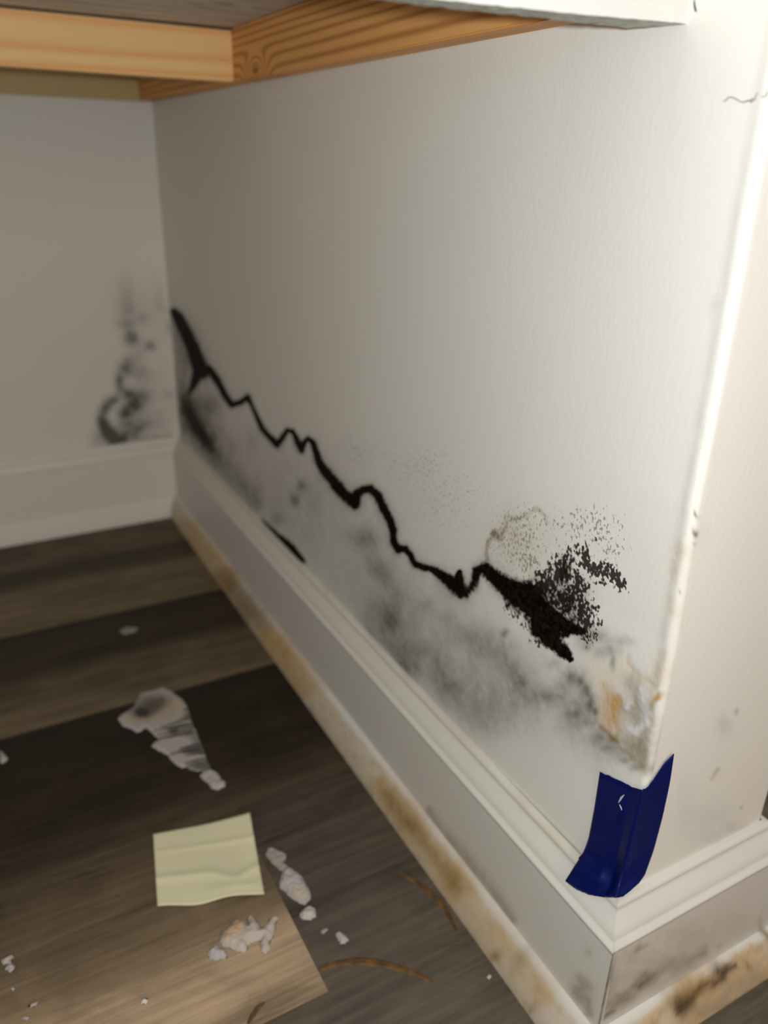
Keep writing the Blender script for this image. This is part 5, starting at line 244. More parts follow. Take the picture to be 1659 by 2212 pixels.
# ------------------------------------------------------------------ materials
def new_mat(name):
    m = bpy.data.materials.new(name); m.use_nodes = True
    nt = m.node_tree
    return m, nt, nt.nodes['Principled BSDF']
def N(nt, kind, **kw):
    n = nt.nodes.new(kind)
    for k, v in kw.items():
        if k in n.inputs.keys(): n.inputs[k].default_value = v
        else: setattr(n, k, v)
    return n
def ramp(nt, stops):
    r = nt.nodes.new('ShaderNodeValToRGB')
    e = r.color_ramp.elements
    while len(e) < len(stops): e.new(0.5)
    for el, (p, c) in zip(e, stops):
        el.position = p
        el.color = (*c, 1) if isinstance(c, tuple) else (c, c, c, 1)
    return r
def mixc(nt, fac, a, b, mode='MIX'):
    m = nt.nodes.new('ShaderNodeMix'); m.data_type = 'RGBA'; m.blend_type = mode
    for sock, val in ((m.inputs[0], fac), (m.inputs[6], a), (m.inputs[7], b)):
        if hasattr(val, 'links'): nt.links.new(val, sock)
        elif isinstance(val, tuple): sock.default_value = (*val, 1)
        else: sock.default_value = val
    return m.outputs[2]
def mathn(nt, op, a, b=0.0, c=0.0):
    m = nt.nodes.new('ShaderNodeMath'); m.operation = op
    for s, val in zip(m.inputs, (a, b, c)):
        if hasattr(val, 'links'): nt.links.new(val, s)
        else: s.default_value = val
    return m.outputs[0]
def sstep(nt, x, lo, hi):
    m = nt.nodes.new('ShaderNodeMapRange'); m.interpolation_type = 'SMOOTHSTEP'
    for s, val in zip((m.inputs['Value'], m.inputs['From Min'], m.inputs['From Max']), (x, lo, hi)):
        if hasattr(val, 'links'): nt.links.new(val, s)
        else: s.default_value = val
    return m.outputs[0]
def coords(nt, scale=(1, 1, 1)):
    t = nt.nodes.new('ShaderNodeTexCoord'); mp = nt.nodes.new('ShaderNodeMapping')
    mp.inputs['Scale'].default_value = scale
    nt.links.new(t.outputs['Object'], mp.inputs['Vector'])
    return mp.outputs[0]
def noise(nt, vec, scale, detail=3.0, rough=0.55, dist=0.0):
    n = nt.nodes.new('ShaderNodeTexNoise')
    n.inputs['Scale'].default_value = scale; n.inputs['Detail'].default_value = detail
    n.inputs['Roughness'].default_value = rough; n.inputs['Distortion'].default_value = dist
    nt.links.new(vec, n.inputs['Vector'])
    return n.outputs['Fac']
def bump(nt, h, bsdf, strength=0.2, dist=0.001):
    b = nt.nodes.new('ShaderNodeBump')
    b.inputs['Strength'].default_value = strength; b.inputs['Distance'].default_value = dist
    nt.links.new(h, b.inputs['Height']); nt.links.new(b.outputs[0], bsdf.inputs['Normal'])
def attr(nt, name):
    a = nt.nodes.new('ShaderNodeAttribute'); a.attribute_name = name
    return a

def stained_paint(name, mould=True, rough=0.5, spec=0.25):
    m, nt, b = new_mat(name)
    v = coords(nt)
    col = attr(nt, 'Col').outputs['Color']
    roller = noise(nt, coords(nt, (1, 1, 0.45)), 420, 3)
    tint = sstep(nt, noise(nt, v, 9, 3), 0.3, 0.7)
    col = mixc(nt, mathn(nt, 'MULTIPLY', tint, 0.05), col, (0.60, 0.62, 0.58))
    if mould:
        fine = noise(nt, coords(nt, (1, 1, 0.7)), 620, 1.5, 0.5)
        cell = noise(nt, coords(nt, (1, 1, 0.8)), 470, 1.0, 0.45)
        mid = noise(nt, v, 300, 4, 0.65)
        # brown peppering
        ba = attr(nt, 'bspeck').outputs['Fac']
        t = mathn(nt, 'MULTIPLY_ADD', ba, -0.24, 0.66)
        bs = mathn(nt, 'MULTIPLY', sstep(nt, fine, t, mathn(nt, 'ADD', t, 0.13)), sstep(nt, ba, 0.03, 0.22))
        col = mixc(nt, mathn(nt, 'MULTIPLY', bs, 0.62), col, (0.12, 0.088, 0.045))
        # black colonies, thinning out into separate dots
        sa = attr(nt, 'speck').outputs['Fac']
        t2 = mathn(nt, 'MULTIPLY_ADD', sa, -0.43, 0.735)
        mix2 = mathn(nt, 'ADD', mathn(nt, 'MULTIPLY', cell, 0.7), mathn(nt, 'MULTIPLY', mid, 0.3))
        sp = mathn(nt, 'MULTIPLY', sstep(nt, mix2, t2, mathn(nt, 'ADD', t2, 0.11)), sstep(nt, sa, 0.12, 0.4))
        col = mixc(nt, mathn(nt, 'MULTIPLY', sp, 0.95), col, (0.006, 0.005, 0.003))
        mm = mathn(nt, 'ADD', attr(nt, 'mould').outputs['Fac'], mathn(nt, 'MULTIPLY', mathn(nt, 'SUBTRACT', mid, 0.5), 1.1))
        mm = sstep(nt, mm, 0.22, 0.72)
        col = mixc(nt, mm, col, mixc(nt, sstep(nt, mid, 0.4, 0.65), (0.003, 0.0025, 0.0015), (0.014, 0.011, 0.006)))
        nt.links.new(mathn(nt, 'MULTIPLY_ADD', mathn(nt, 'MAXIMUM', mm, sp), -spec * 0.9, spec), b.inputs['Specular IOR Level'])
    nt.links.new(col, b.inputs['Base Color'])
    b.inputs['Roughness'].default_value = rough
    b.inputs['Specular IOR Level'].default_value = spec
    bump(nt, roller, b, 0.18, 0.0006)
    return m

M_WALL = stained_paint('wall_paint')
M_TRIM = stained_paint('trim_paint', False, 0.42, 0.4)
M_SHOE = stained_paint('shoe_paint', False, 0.6, 0.3)

def plain(name, col, rough=0.6, nscale=60, amt=0.12, bmp=0.2, spec=0.3):
    m, nt, b = new_mat(name)
    v = coords(nt)
    n = noise(nt, v, nscale, 4)
    dark = tuple(c * (1 - amt * 2) for c in col)
    nt.links.new(mixc(nt, n, dark, tuple(min(1, c * (1 + amt)) for c in col)), b.inputs['Base Color'])
    b.inputs['Roughness'].default_value = rough
    b.inputs['Specular IOR Level'].default_value = spec
    bump(nt, noise(nt, v, nscale * 6, 3), b, bmp, 0.0006)
    return m

def pine(name, axis, knot=None, base=(0.66, 0.37, 0.145), late=(0.40, 0.165, 0.045), seed=0.0, freq=300.0, contrast=0.75):
    m, nt, b = new_mat(name)
    sc = [1, 1, 1]; sc[axis] = 0.055
    v = coords(nt, tuple(sc))
    add = nt.nodes.new('ShaderNodeVectorMath'); add.operation = 'ADD'
    nt.links.new(v, add.inputs[0]); add.inputs[1].default_value = (seed, seed * 1.7, seed * 0.6)
    v = add.outputs[0]
    sep = nt.nodes.new('ShaderNodeSeparateXYZ'); nt.links.new(v, sep.inputs[0])
    base_n = noise(nt, v, 26, 2, 0.4)
    ring = mathn(nt, 'ADD', mathn(nt, 'MULTIPLY', sep.outputs['Z'], freq), mathn(nt, 'MULTIPLY', base_n, 15.0))
    if knot:
        t = nt.nodes.new('ShaderNodeTexCoord')
        sub = nt.nodes.new('ShaderNodeVectorMath'); sub.operation = 'SUBTRACT'
        nt.links.new(t.outputs['Object'], sub.inputs[0]); sub.inputs[1].default_value = knot
        mu = nt.nodes.new('ShaderNodeVectorMath'); mu.operation = 'MULTIPLY'
        s3 = [0.0, 0.0, 1.0]; s3[axis] = 0.45
        nt.links.new(sub.outputs[0], mu.inputs[0]); mu.inputs[1].default_value = s3
        ln = nt.nodes.new('ShaderNodeVectorMath'); ln.operation = 'LENGTH'; nt.links.new(mu.outputs[0], ln.inputs[0])
        dd = ln.outputs['Value']
        ring = mathn(nt, 'ADD', ring, mathn(nt, 'MULTIPLY', mathn(nt, 'EXPONENT', mathn(nt, 'MULTIPLY', mathn(nt, 'POWER', mathn(nt, 'MULTIPLY', dd, 100.0), 2.0), -1.0)), 27.0))
        core = sstep(nt, dd, 0.0040, 0.0012)
    s = mathn(nt, 'MULTIPLY_ADD', mathn(nt, 'SINE', ring), 0.5, 0.5)
    s = mathn(nt, 'POWER', s, 2.2)
    fib_s = [420, 420, 420]; fib_s[axis] = 9
    fib = noise(nt, coords(nt, tuple(fib_s)), 1.0, 3)
    big_s = [30, 30, 30]; big_s[axis] = 4
    big = noise(nt, coords(nt, tuple(big_s)), 1.0, 2)
    col = mixc(nt, mathn(nt, 'MULTIPLY', s, contrast), base, late)
    if knot: col = mixc(nt, mathn(nt, 'MULTIPLY', core, 0.8), col, (0.22, 0.07, 0.02))
    col = mixc(nt, mathn(nt, 'MULTIPLY', sstep(nt, big, 0.45, 0.75), 0.2), col, tuple(c * 0.75 for c in base))
    col = mixc(nt, mathn(nt, 'MULTIPLY', fib, 0.12), col, tuple(c * 0.55 for c in base))
    nt.links.new(col, b.inputs['Base Color'])
    b.inputs['Roughness'].default_value = 0.55
    b.inputs['Specular IOR Level'].default_value = 0.3
    bump(nt, fib, b, 0.15, 0.0005)
    return m

# ------------------------------------------------------------------ the wall with the mould (its long side, corner bead, end face and far side)
WD = 0.1232      # wall thickness
RC = 0.0032      # corner bead radius
BOW_Z = [0.116, 0.20, 0.2495, 0.2826, 0.3144, 0.3538, 0.3835, 0.4482, 0.4689, 0.4976, 0.56, 1.0]
BOW_X = [0.0020, 0.0041, 0.0045, 0.0043, 0.0027, 0.0008, 0.0006, -0.0003, -0.0012, -0.0018, -0.003, -0.004]
def bow(z): return np.interp(z, BOW_Z, BOW_X)
def wall_x(y, z): return bow(z) * np.clip(1 - y / 0.12, 0, 1)
PAINT = np.array((0.83, 0.82, 0.785))

def build_wall():
    ys = np.concatenate([np.linspace(D + 0.02, 0.26, 330, endpoint=False), np.linspace(0.26, 0.012, 330, endpoint=False), np.linspace(0.012, RC, 12, endpoint=False)])
    path = [(0.0, y, 0) for y in ys]
    for a in np.linspace(0, math.pi / 2, 9):
        path.append((RC - RC * math.cos(a), RC - RC * math.sin(a), 1))
    for x in np.linspace(RC + 0.002, WD - RC, 62): path.append((x, 0.0, 2))
    for a in np.linspace(0, math.pi / 2, 6)[1:]:
        path.append((WD - RC + RC * math.sin(a), RC - RC * math.cos(a), 3))
    for y in np.linspace(RC + 0.02, D, 12): path.append((WD, y, 3))
    path = np.array(path)
    zs = np.concatenate([[0.0, 0.06], np.linspace(0.108, 0.43, 330), np.linspace(0.435, 0.56, 26), np.linspace(0.6, 1.0, 9)])
    nu, nv = len(path), len(zs)
    px = np.repeat(path[:, 0], nv); py = np.repeat(path[:, 1], nv); tag_ = np.repeat(path[:, 2], nv)
    z = np.tile(zs, nu)
    x = px + np.where(tag_ <= 1, wall_x(py, z), np.where(tag_ == 2, bow(z) * np.clip(1 - px / 0.12, 0, 1), 0))
    # a proud, slightly uneven corner bead under the paint
    edge = np.exp(-((py - 0.004) / 0.0035) ** 2) * (tag_ <= 1)
    x = x - edge * np.clip((z - 0.205) / 0.03, 0, 1) * (0.0004 + 0.0006 * fbm(z * 90, py * 0 + 3.3)) 
    y = py - np.exp(-(px / 0.003) ** 2) * (tag_ == 2) * 0.0004
    # torn, missing paint near the bottom corner
    side = (tag_ <= 1).astype(float)
    u, v = py, z
    peel = np.maximum.reduce([stain('side_' + k, u, v) for k in ('grime', 'tan', 'tanlight')]) * side
    x = x + np.clip(peel * 1.6, 0, 1) * 0.0006 * (0.4 + fbm(u * 400, v * 400))
    x = x - stain('side_lilac', u, v) * side * 0.0008
    x = x - 0.0004 * (fbm(u * 14, v * 14) - 0.5) * side
    verts = np.stack([x, y, z], 1)
    o = mesh_obj('wall_right', verts, grid_faces(nu, nv, True), M_WALL, smooth=True)
    rgb = np.tile(PAINT, (len(x), 1))
    rgb = paint_stains(rgb, 'side', u, v, ['veil', 'smudge', 'dgrey', 'beige', 'grime', 'tanlight', 'tan', 'brown', 'dark', 'lilac', 'chip'], side)
    es = (tag_ == 2).astype(float)
    rgb = paint_stains(rgb, 'end', px, z, ['smudge', 'grime', 'lilac'], es)
    set_color(o, rgb)
    set_float(o, 'mould', stain('side_mould', u, v, True, 0.0012, 260) * side)
    set_float(o, 'speck', stain('side_speck', u, v) * side)
    set_float(o, 'bspeck', stain('side_bspeck', u, v) * side)
    tag(o, kind='structure')
    return o
wall_right = build_wall()

def ribbon(name, pts, mat, parent, width, thick, axis):
    """a thin raised seam following pts; axis is the direction it stands out of its surface"""
    bm = bmesh.new()
    P = [Vector(p) for p in pts]; ax = Vector(axis)
    rows = []
    for i, p in enumerate(P):
        d = (P[min(i + 1, len(P) - 1)] - P[max(i - 1, 0)]).normalized()
        s = d.cross(ax).normalized()
        wdt = width * (0.35 if i in (0, len(P) - 1) else random.uniform(0.7, 1.3)) / 2
        rows.append([bm.verts.new(p + s * wdt - ax * thick * .5), bm.verts.new(p + s * wdt * .5 + ax * thick * .5),
                     bm.verts.new(p - s * wdt * .5 + ax * thick * .5), bm.verts.new(p - s * wdt - ax * thick * .5)])
    for a, b in zip(rows[:-1], rows[1:]):
        for k in range(4):
            bm.faces.new((a[k], a[(k + 1) % 4], b[(k + 1) % 4], b[k]))
    bm.faces.new(rows[0]); bm.faces.new(rows[-1])
    return bm_obj(name, bm, mat, parent)

M_CRACK = plain('crack_dark', (0.035, 0.030, 0.025), 0.9)
for nm in ('crack', 'crack2'):
    c = ribbon('crack', TRACE[nm], M_CRACK, wall_right, 0.00032, 0.0003, (-1, 0, 0))
    c['label'] = 'thin dark jagged crack in the white paint'
# open joint beside the header panel
c = ribbon('crack', TRACE['seam'], M_CRACK, wall_right, 0.0006, 0.0004, (-1, 0, 0))
c['label'] = 'dark hairline joint beside the drywall panel'

# back wall
def build_back():
    xs = np.concatenate([[-1.1, -0.8, -0.5, -0.35, -0.25], np.linspace(-0.16, 0.0, 120)])
    zs = np.concatenate([[0.0, 0.06], np.linspace(0.10, 0.30, 140), [0.36, 0.44, 0.56, 0.7, 1.0]])
    nu, nv = len(xs), len(zs)
    x = np.repeat(xs, nv); z = np.tile(zs, nu); y = np.full(len(x), D)
    o = mesh_obj('wall_back', np.stack([x, y, z], 1), grid_faces(nu, nv, True), M_WALL, smooth=True)
    rgb = np.tile(PAINT, (len(x), 1))
    rgb = paint_stains(rgb, 'back', x, z, ['smudge', 'dgrey'], nscale=140)
    set_color(o, rgb)
    for k in ('mould', 'speck', 'bspeck'): set_float(o, k, np.zeros(len(x)))
    tag(o, kind='structure')
build_back()
o = mesh_obj('wall_left', [(-1.1, 0.047, 0), (-1.1, D, 0), (-1.1, D, 1.0), (-1.1, 0.047, 1.0)], [(0, 1, 2, 3)], M_WALL)
set_color(o, np.tile(PAINT, (4, 1)))
for k in ('mould', 'speck', 'bspeck'): set_float(o, k, np.zeros(4))
tag(o, kind='structure')

# ------------------------------------------------------------------ baseboards and shoe mouldings
BASE_PROF = [(0.0, 0.1168), (0.0022, 0.1168), (0.0038, 0.1163), (0.0049, 0.1152), (0.0053, 0.1140), (0.0049, 0.1128), (0.0050, 0.1120),
             (0.0058, 0.1108), (0.0074, 0.1091), (0.0094, 0.1069), (0.0113, 0.1047), (0.0124, 0.1028), (0.0128, 0.1012), (0.0129, 0.0996),
             (0.0150, 0.0992), (0.0160, 0.0989), (0.0165, 0.0982), (0.0166, 0.0974), (0.0164, 0.0967), (0.0160, 0.0961)]
BASE_PROF += [(0.0160, float(z)) for z in np.linspace(0.0945, 0.0, 46)]
SHOE_PROF = [(0.0161, 0.0310), (0.0168, 0.0309), (0.0176, 0.0306), (0.0190, 0.0296), (0.0203, 0.0282), (0.0214, 0.0262), (0.0228, 0.0235),
             (0.0243, 0.0205), (0.0256, 0.0175), (0.0268, 0.0145), (0.0279, 0.0112), (0.0288, 0.0078), (0.0295, 0.0045), (0.0298, 0.0)]

def moulding(name, prof, run, surf, mat, kinds, color, length_step=0.003, n=None, shift=0.0):
    """run: 'right' (along y), 'front' (along x, wall end), 'back' (along x), 'hall' (far side of the wall)"""
    o_ = np.array([p[0] + shift for p in prof]); z_ = np.array([p[1] for p in prof])
    npf = len(prof)
    L = {'right': D, 'front': WD, 'back': 1.1, 'hall': D}[run]
    n = n or max(4, int(L / length_step))
    t = (np.linspace(0, 1, n) ** (1.5 if run == 'front' else 1.0))[:, None]
    O = o_[None, :]
    if run == 'right':  a0, a1 = -O, D - O
    elif run == 'front': a0, a1 = -O, WD + O
    elif run == 'back': a0, a1 = -1.1 + 0 * O, 0 - O
    else: a0, a1 = -O, D + 0 * O
    A = a0 * (1 - t) + a1 * t
    Oo = np.repeat(O, n, 0); Z = np.repeat(z_[None, :], n, 0)
    wob = 0.0003 * (fbm(A * 25, Z * 0 + 5.0) - 0.5)
    Oo = Oo + wob * (Oo > 0.002)
    if run == 'right': V = np.stack([-Oo, A, Z], -1)
    elif run == 'front': V = np.stack([A, -Oo, Z], -1)
    elif run == 'back': V = np.stack([A, D - Oo, Z], -1)
    else: V = np.stack([WD + Oo, A, Z], -1)
    V = V.reshape(-1, 3)
    ob = mesh_obj(name, V, grid_faces(n, npf, run in ('front', 'hall')), mat, smooth=False)
    me = ob.data
    me.polygons.foreach_set('use_smooth', [True] * len(me.polygons))
    rgb = np.tile(np.array(color), (len(V), 1))
    u = A.ravel(); z = Z.ravel()
    if surf: rgb = paint_stains(rgb, surf, u, z, kinds, nscale=200)
    tag(ob, kind='structure')
    return ob, rgb, u, z, Oo.ravel()

WHITE_TRIM = (0.84, 0.83, 0.80)
TRIM_COL = (0.74, 0.725, 0.69)
ob, rgb, u, z, oo = moulding('baseboard_right', BASE_PROF, 'right', 'sbase', M_TRIM, ['grime', 'brown', 'dark'], TRIM_COL)
# yellowed caulk on the top bead
yel = np.clip((z - 0.1115) / 0.003, 0, 1) * np.clip(fbm(u * 60, z * 300) * 2.2 - 0.75, 0, 1) * 0.5
rgb = over(rgb, yel, (0.62, 0.57, 0.40)); set_color(ob, rgb)
ob, rgb, u, z, oo = moulding('baseboard_front', BASE_PROF, 'front', 'ebase', M_TRIM, ['grime', 'brown', 'dark', 'lilac'], TRIM_COL, 0.0015)
# dirt in the open mitre
mit = np.exp(-((u + oo - 0.0006) / 0.0011) ** 2) * np.clip((0.100 - z) / 0.004, 0, 1)
band = np.exp(-((u + oo - 0.0026) / 0.0022) ** 2) * np.clip((0.096 - z) / 0.004, 0, 1)
rgb = over(rgb, 0.45 * band * (0.4 + 0.9 * fbm(z * 160, u * 300)), (0.24, 0.21, 0.17))
caulk = np.exp(-((u + oo - 0.0030) / 0.0007) ** 2) * np.clip((0.075 - z) / 0.01, 0, 1)
rgb = over(rgb, 0.8 * caulk, (0.80, 0.79, 0.77))
rgb = over(rgb, 0.75 * mit * (0.5 + fbm(z * 200, u * 0 + 1)), (0.15, 0.12, 0.085)); set_color(ob, rgb)
ob, rgb, u, z, oo = moulding('baseboard_back', BASE_PROF, 'back', None, M_TRIM, [], WHITE_TRIM, 0.01); set_color(ob, rgb)
ob, rgb, u, z, oo = moulding('baseboard_hall', BASE_PROF, 'hall', None, M_TRIM, [], TRIM_COL, 0.02); set_color(ob, rgb)

def shoe_color(rgb, u, z, amount, dark=False):
    """raw, water-swollen lower face with the white paint left on the upper rim"""
    low = np.clip(((0.0292 if dark else 0.0285) - z - 0.0025 * (fbm(u * 70, z * 0 + 9) - 0.5) * 2) / 0.003, 0, 1)
    n = fbm(u * 55 + 4, z * 140)
    rgb2 = over(rgb, low * amount * (0.45 + 0.8 * n), (0.66, 0.48, 0.27) if dark else (0.66, 0.535, 0.36))
    rgb2 = over(rgb2, low * amount * np.clip(fbm(u * 130 + 7, z * 300) * 2.4 - 1.25, 0, 1) * 0.7, (0.33, 0.22, 0.09))
    return rgb2
ob, rgb, u, z, oo = moulding('trim_1', SHOE_PROF, 'right', None, M_SHOE, [], TRIM_COL)
rgb = shoe_color(rgb, u, z, 0.8)
rgb = paint_stains(rgb, 'sshoe', u, z, ['tan', 'grime', 'brown', 'dark'], nscale=180); set_color(ob, rgb)
ob, rgb, u, z, oo = moulding('trim_2', SHOE_PROF, 'front', None, M_SHOE, [], TRIM_COL, 0.0012)
rgb = shoe_color(rgb, u, z, 1.0, True)
rgb = paint_stains(rgb, 'eshoe', u, z, ['tan', 'grime', 'brown', 'rot'], nscale=220); set_color(ob, rgb)
ob, rgb, u, z, oo = moulding('trim_3', SHOE_PROF, 'back', None, M_SHOE, [], WHITE_TRIM, 0.01, shift=-0.004); set_color(ob, rgb)
ob, rgb, u, z, oo = moulding('trim_4', SHOE_PROF, 'hall', None, M_SHOE, [], TRIM_COL, 0.01)
rgb = shoe_color(rgb, u, z, 0.8); set_color(ob, rgb)

# ------------------------------------------------------------------ floor of vinyl planks
def floor_mat():
    m, nt, b = new_mat('vinyl_plank')
    col = attr(nt, 'Col').outputs['Color']
    off = nt.nodes.new('ShaderNodeVectorMath'); off.operation = 'ADD'
    nt.links.new(coords(nt), off.inputs[0]); nt.links.new(attr(nt, 'shift').outputs['Vector'], off.inputs[1])
    def st(sx, sy, scale, detail=4, dist=0.0):
        mp = nt.nodes.new('ShaderNodeMapping'); mp.inputs['Scale'].default_value = (sx, sy, 1)
        nt.links.new(off.outputs[0], mp.inputs['Vector'])
        return noise(nt, mp.outputs[0], scale, detail, 0.6, dist)
    broad = st(2.2, 16, 1.0, 3, 0.6)
    grain = st(9, 190, 1.0, 4, 0.3)
    fine = st(30, 900, 1.0, 2)
    cloud = st(14, 22, 1.0, 4, 0.8)
    k = mathn(nt, 'ADD', mathn(nt, 'MULTIPLY', sstep(nt, broad, 0.3, 0.7), 0.45), mathn(nt, 'MULTIPLY', sstep(nt, grain, 0.3, 0.72), 0.40))
    k = mathn(nt, 'ADD', k, mathn(nt, 'MULTIPLY', fine, 0.22))
    k = mathn(nt, 'ADD', k, mathn(nt, 'MULTIPLY', sstep(nt, cloud, 0.35, 0.7), 0.30))
    k = mathn(nt, 'ADD', k, 0.32)
    vm = nt.nodes.new('ShaderNodeVectorMath'); vm.operation = 'SCALE'
    nt.links.new(col, vm.inputs[0]); nt.links.new(k, vm.inputs['Scale'])
    nt.links.new(vm.outputs[0], b.inputs['Base Color'])
    b.inputs['Roughness'].default_value = 0.55
    b.inputs['Specular IOR Level'].default_value = 0.3
    bump(nt, mathn(nt, 'ADD', grain, fine), b, 0.12, 0.0004)
    return m
M_FLOOR = floor_mat()
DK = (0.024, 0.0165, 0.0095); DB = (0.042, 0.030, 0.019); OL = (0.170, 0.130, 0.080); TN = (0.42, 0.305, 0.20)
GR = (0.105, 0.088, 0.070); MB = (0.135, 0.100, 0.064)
def build_floor():
    V, F, C, SH = [], [], [], []
    def plank(x0, x1, k, stops, seed):
        y0 = 0.099 + 0.18 * (k - 1); y1 = y0 + 0.18
        n = 19
        for i in range(n):
            t = i / (n - 1)
            c = np.array([np.interp(t, [s[0] for s in stops], [s[1][j] for s in stops]) for j in range(3)])
            for x in (x0, x1):
                V.append((x, y0 + 0.18 * t, 0.0)); C.append(c); SH.append((seed * 3.7, seed * 1.3, seed))
        b = len(V) - 2 * n
        for i in range(n - 1): F.append((b + 2 * i, b + 2 * i + 1, b + 2 * i + 3, b + 2 * i + 2))
    JX = (TRACE['joint'][0][0] + TRACE['joint'][1][0]) / 2
    XL, XR = -1.1, 1.1
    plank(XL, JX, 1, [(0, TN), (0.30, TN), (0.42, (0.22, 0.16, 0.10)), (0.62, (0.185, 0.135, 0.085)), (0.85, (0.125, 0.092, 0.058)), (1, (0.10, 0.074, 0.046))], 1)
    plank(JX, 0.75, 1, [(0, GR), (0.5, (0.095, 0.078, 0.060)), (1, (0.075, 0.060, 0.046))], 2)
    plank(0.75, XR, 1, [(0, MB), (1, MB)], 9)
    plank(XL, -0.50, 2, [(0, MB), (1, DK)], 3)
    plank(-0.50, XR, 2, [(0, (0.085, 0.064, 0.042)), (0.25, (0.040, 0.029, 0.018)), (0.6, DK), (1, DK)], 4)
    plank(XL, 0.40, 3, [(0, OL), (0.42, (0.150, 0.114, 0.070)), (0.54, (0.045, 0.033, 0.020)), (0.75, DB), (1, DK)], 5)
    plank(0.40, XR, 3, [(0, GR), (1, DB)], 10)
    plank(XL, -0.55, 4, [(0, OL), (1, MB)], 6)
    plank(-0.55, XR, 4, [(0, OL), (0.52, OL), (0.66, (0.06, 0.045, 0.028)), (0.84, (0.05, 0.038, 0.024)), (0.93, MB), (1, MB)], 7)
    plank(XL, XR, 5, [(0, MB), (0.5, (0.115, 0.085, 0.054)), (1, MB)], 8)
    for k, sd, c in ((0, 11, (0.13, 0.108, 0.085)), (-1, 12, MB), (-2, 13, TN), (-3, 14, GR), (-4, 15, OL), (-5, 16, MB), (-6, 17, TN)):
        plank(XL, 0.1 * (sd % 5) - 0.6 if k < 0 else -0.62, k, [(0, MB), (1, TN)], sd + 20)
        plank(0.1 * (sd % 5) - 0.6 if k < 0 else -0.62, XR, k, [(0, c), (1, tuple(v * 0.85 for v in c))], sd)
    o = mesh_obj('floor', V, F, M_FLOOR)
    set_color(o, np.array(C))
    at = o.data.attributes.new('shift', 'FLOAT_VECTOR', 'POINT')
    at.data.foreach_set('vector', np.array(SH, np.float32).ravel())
    tag(o, kind='structure')
build_floor()

# ------------------------------------------------------------------ timber frame under the board, and the header panel
ZR = 0.5552
YP = 0.047
M_RAIL = pine('pine_rail', 1, knot=(-0.0175, 0.486, 0.5605), base=(0.86, 0.44, 0.15), late=(0.45, 0.18, 0.045), seed=1.3, freq=900, contrast=0.85)
M_BEAM = pine('pine_beam', 0, base=(1.0, 0.66, 0.31), late=(0.90, 0.42, 0.12), seed=4.1, freq=400, contrast=0.7)
M_LEDGER = pine('pine_ledger', 0, base=(0.62, 0.46, 0.22), late=(0.50, 0.33, 0.14), seed=7.7, freq=200, contrast=0.5)
XI = -0.0180
rail = bevel_box('wooden_rail', XI, -0.0008, YP + 0.0145, D - 0.0005, ZR, ZR + 0.0405, M_RAIL, 0.0009)
tag(rail, 'pine rail fixed along the mouldy side wall with a knot and dark grain', 'wooden rail')
beam = bevel_box('wooden_beam', -1.098, XI - 0.0003, 0.539, 0.557, ZR, ZR + 0.0385, M_BEAM, 0.0009)
tag(beam, 'pale pine cross beam butted against the side rail, in front of the ledger', 'wooden beam')
ledger = bevel_box('wooden_ledger', -1.098, XI - 0.0003, D - 0.018, D - 0.0005, ZR - 0.0005, ZR + 0.040, M_LEDGER, 0.0009)
tag(ledger, 'olive tinted pine ledger on the back wall behind the cross beam', 'wooden beam')

def board_mat():
    m, nt, b = new_mat('grey_board')
    v = coords(nt, (6, 40, 1)); v2 = coords(nt)
    g = noise(nt, v, 1.0, 5, 0.6)
    bl = noise(nt, v2, 16, 4, 0.6)
    col = mixc(nt, sstep(nt, g, 0.3, 0.7), (0.50, 0.465, 0.41), (0.74, 0.70, 0.64))
    col = mixc(nt, mathn(nt, 'MULTIPLY', sstep(nt, bl, 0.56, 0.66), 0.45), col, (0.30, 0.20, 0.10))
    nt.links.new(col, b.inputs['Base Color'])
    b.inputs['Roughness'].default_value = 0.85
    bump(nt, noise(nt, v2, 260, 5), b, 0.5, 0.001)
    return m
board = bevel_box('shelf_board', -1.098, -0.0008, YP + 0.0145, D - 0.0005, ZR + 0.0410, ZR + 0.059, board_mat(), 0.0006)
tag(board, 'rough grey stained board lying on top of the pine frame', 'board')

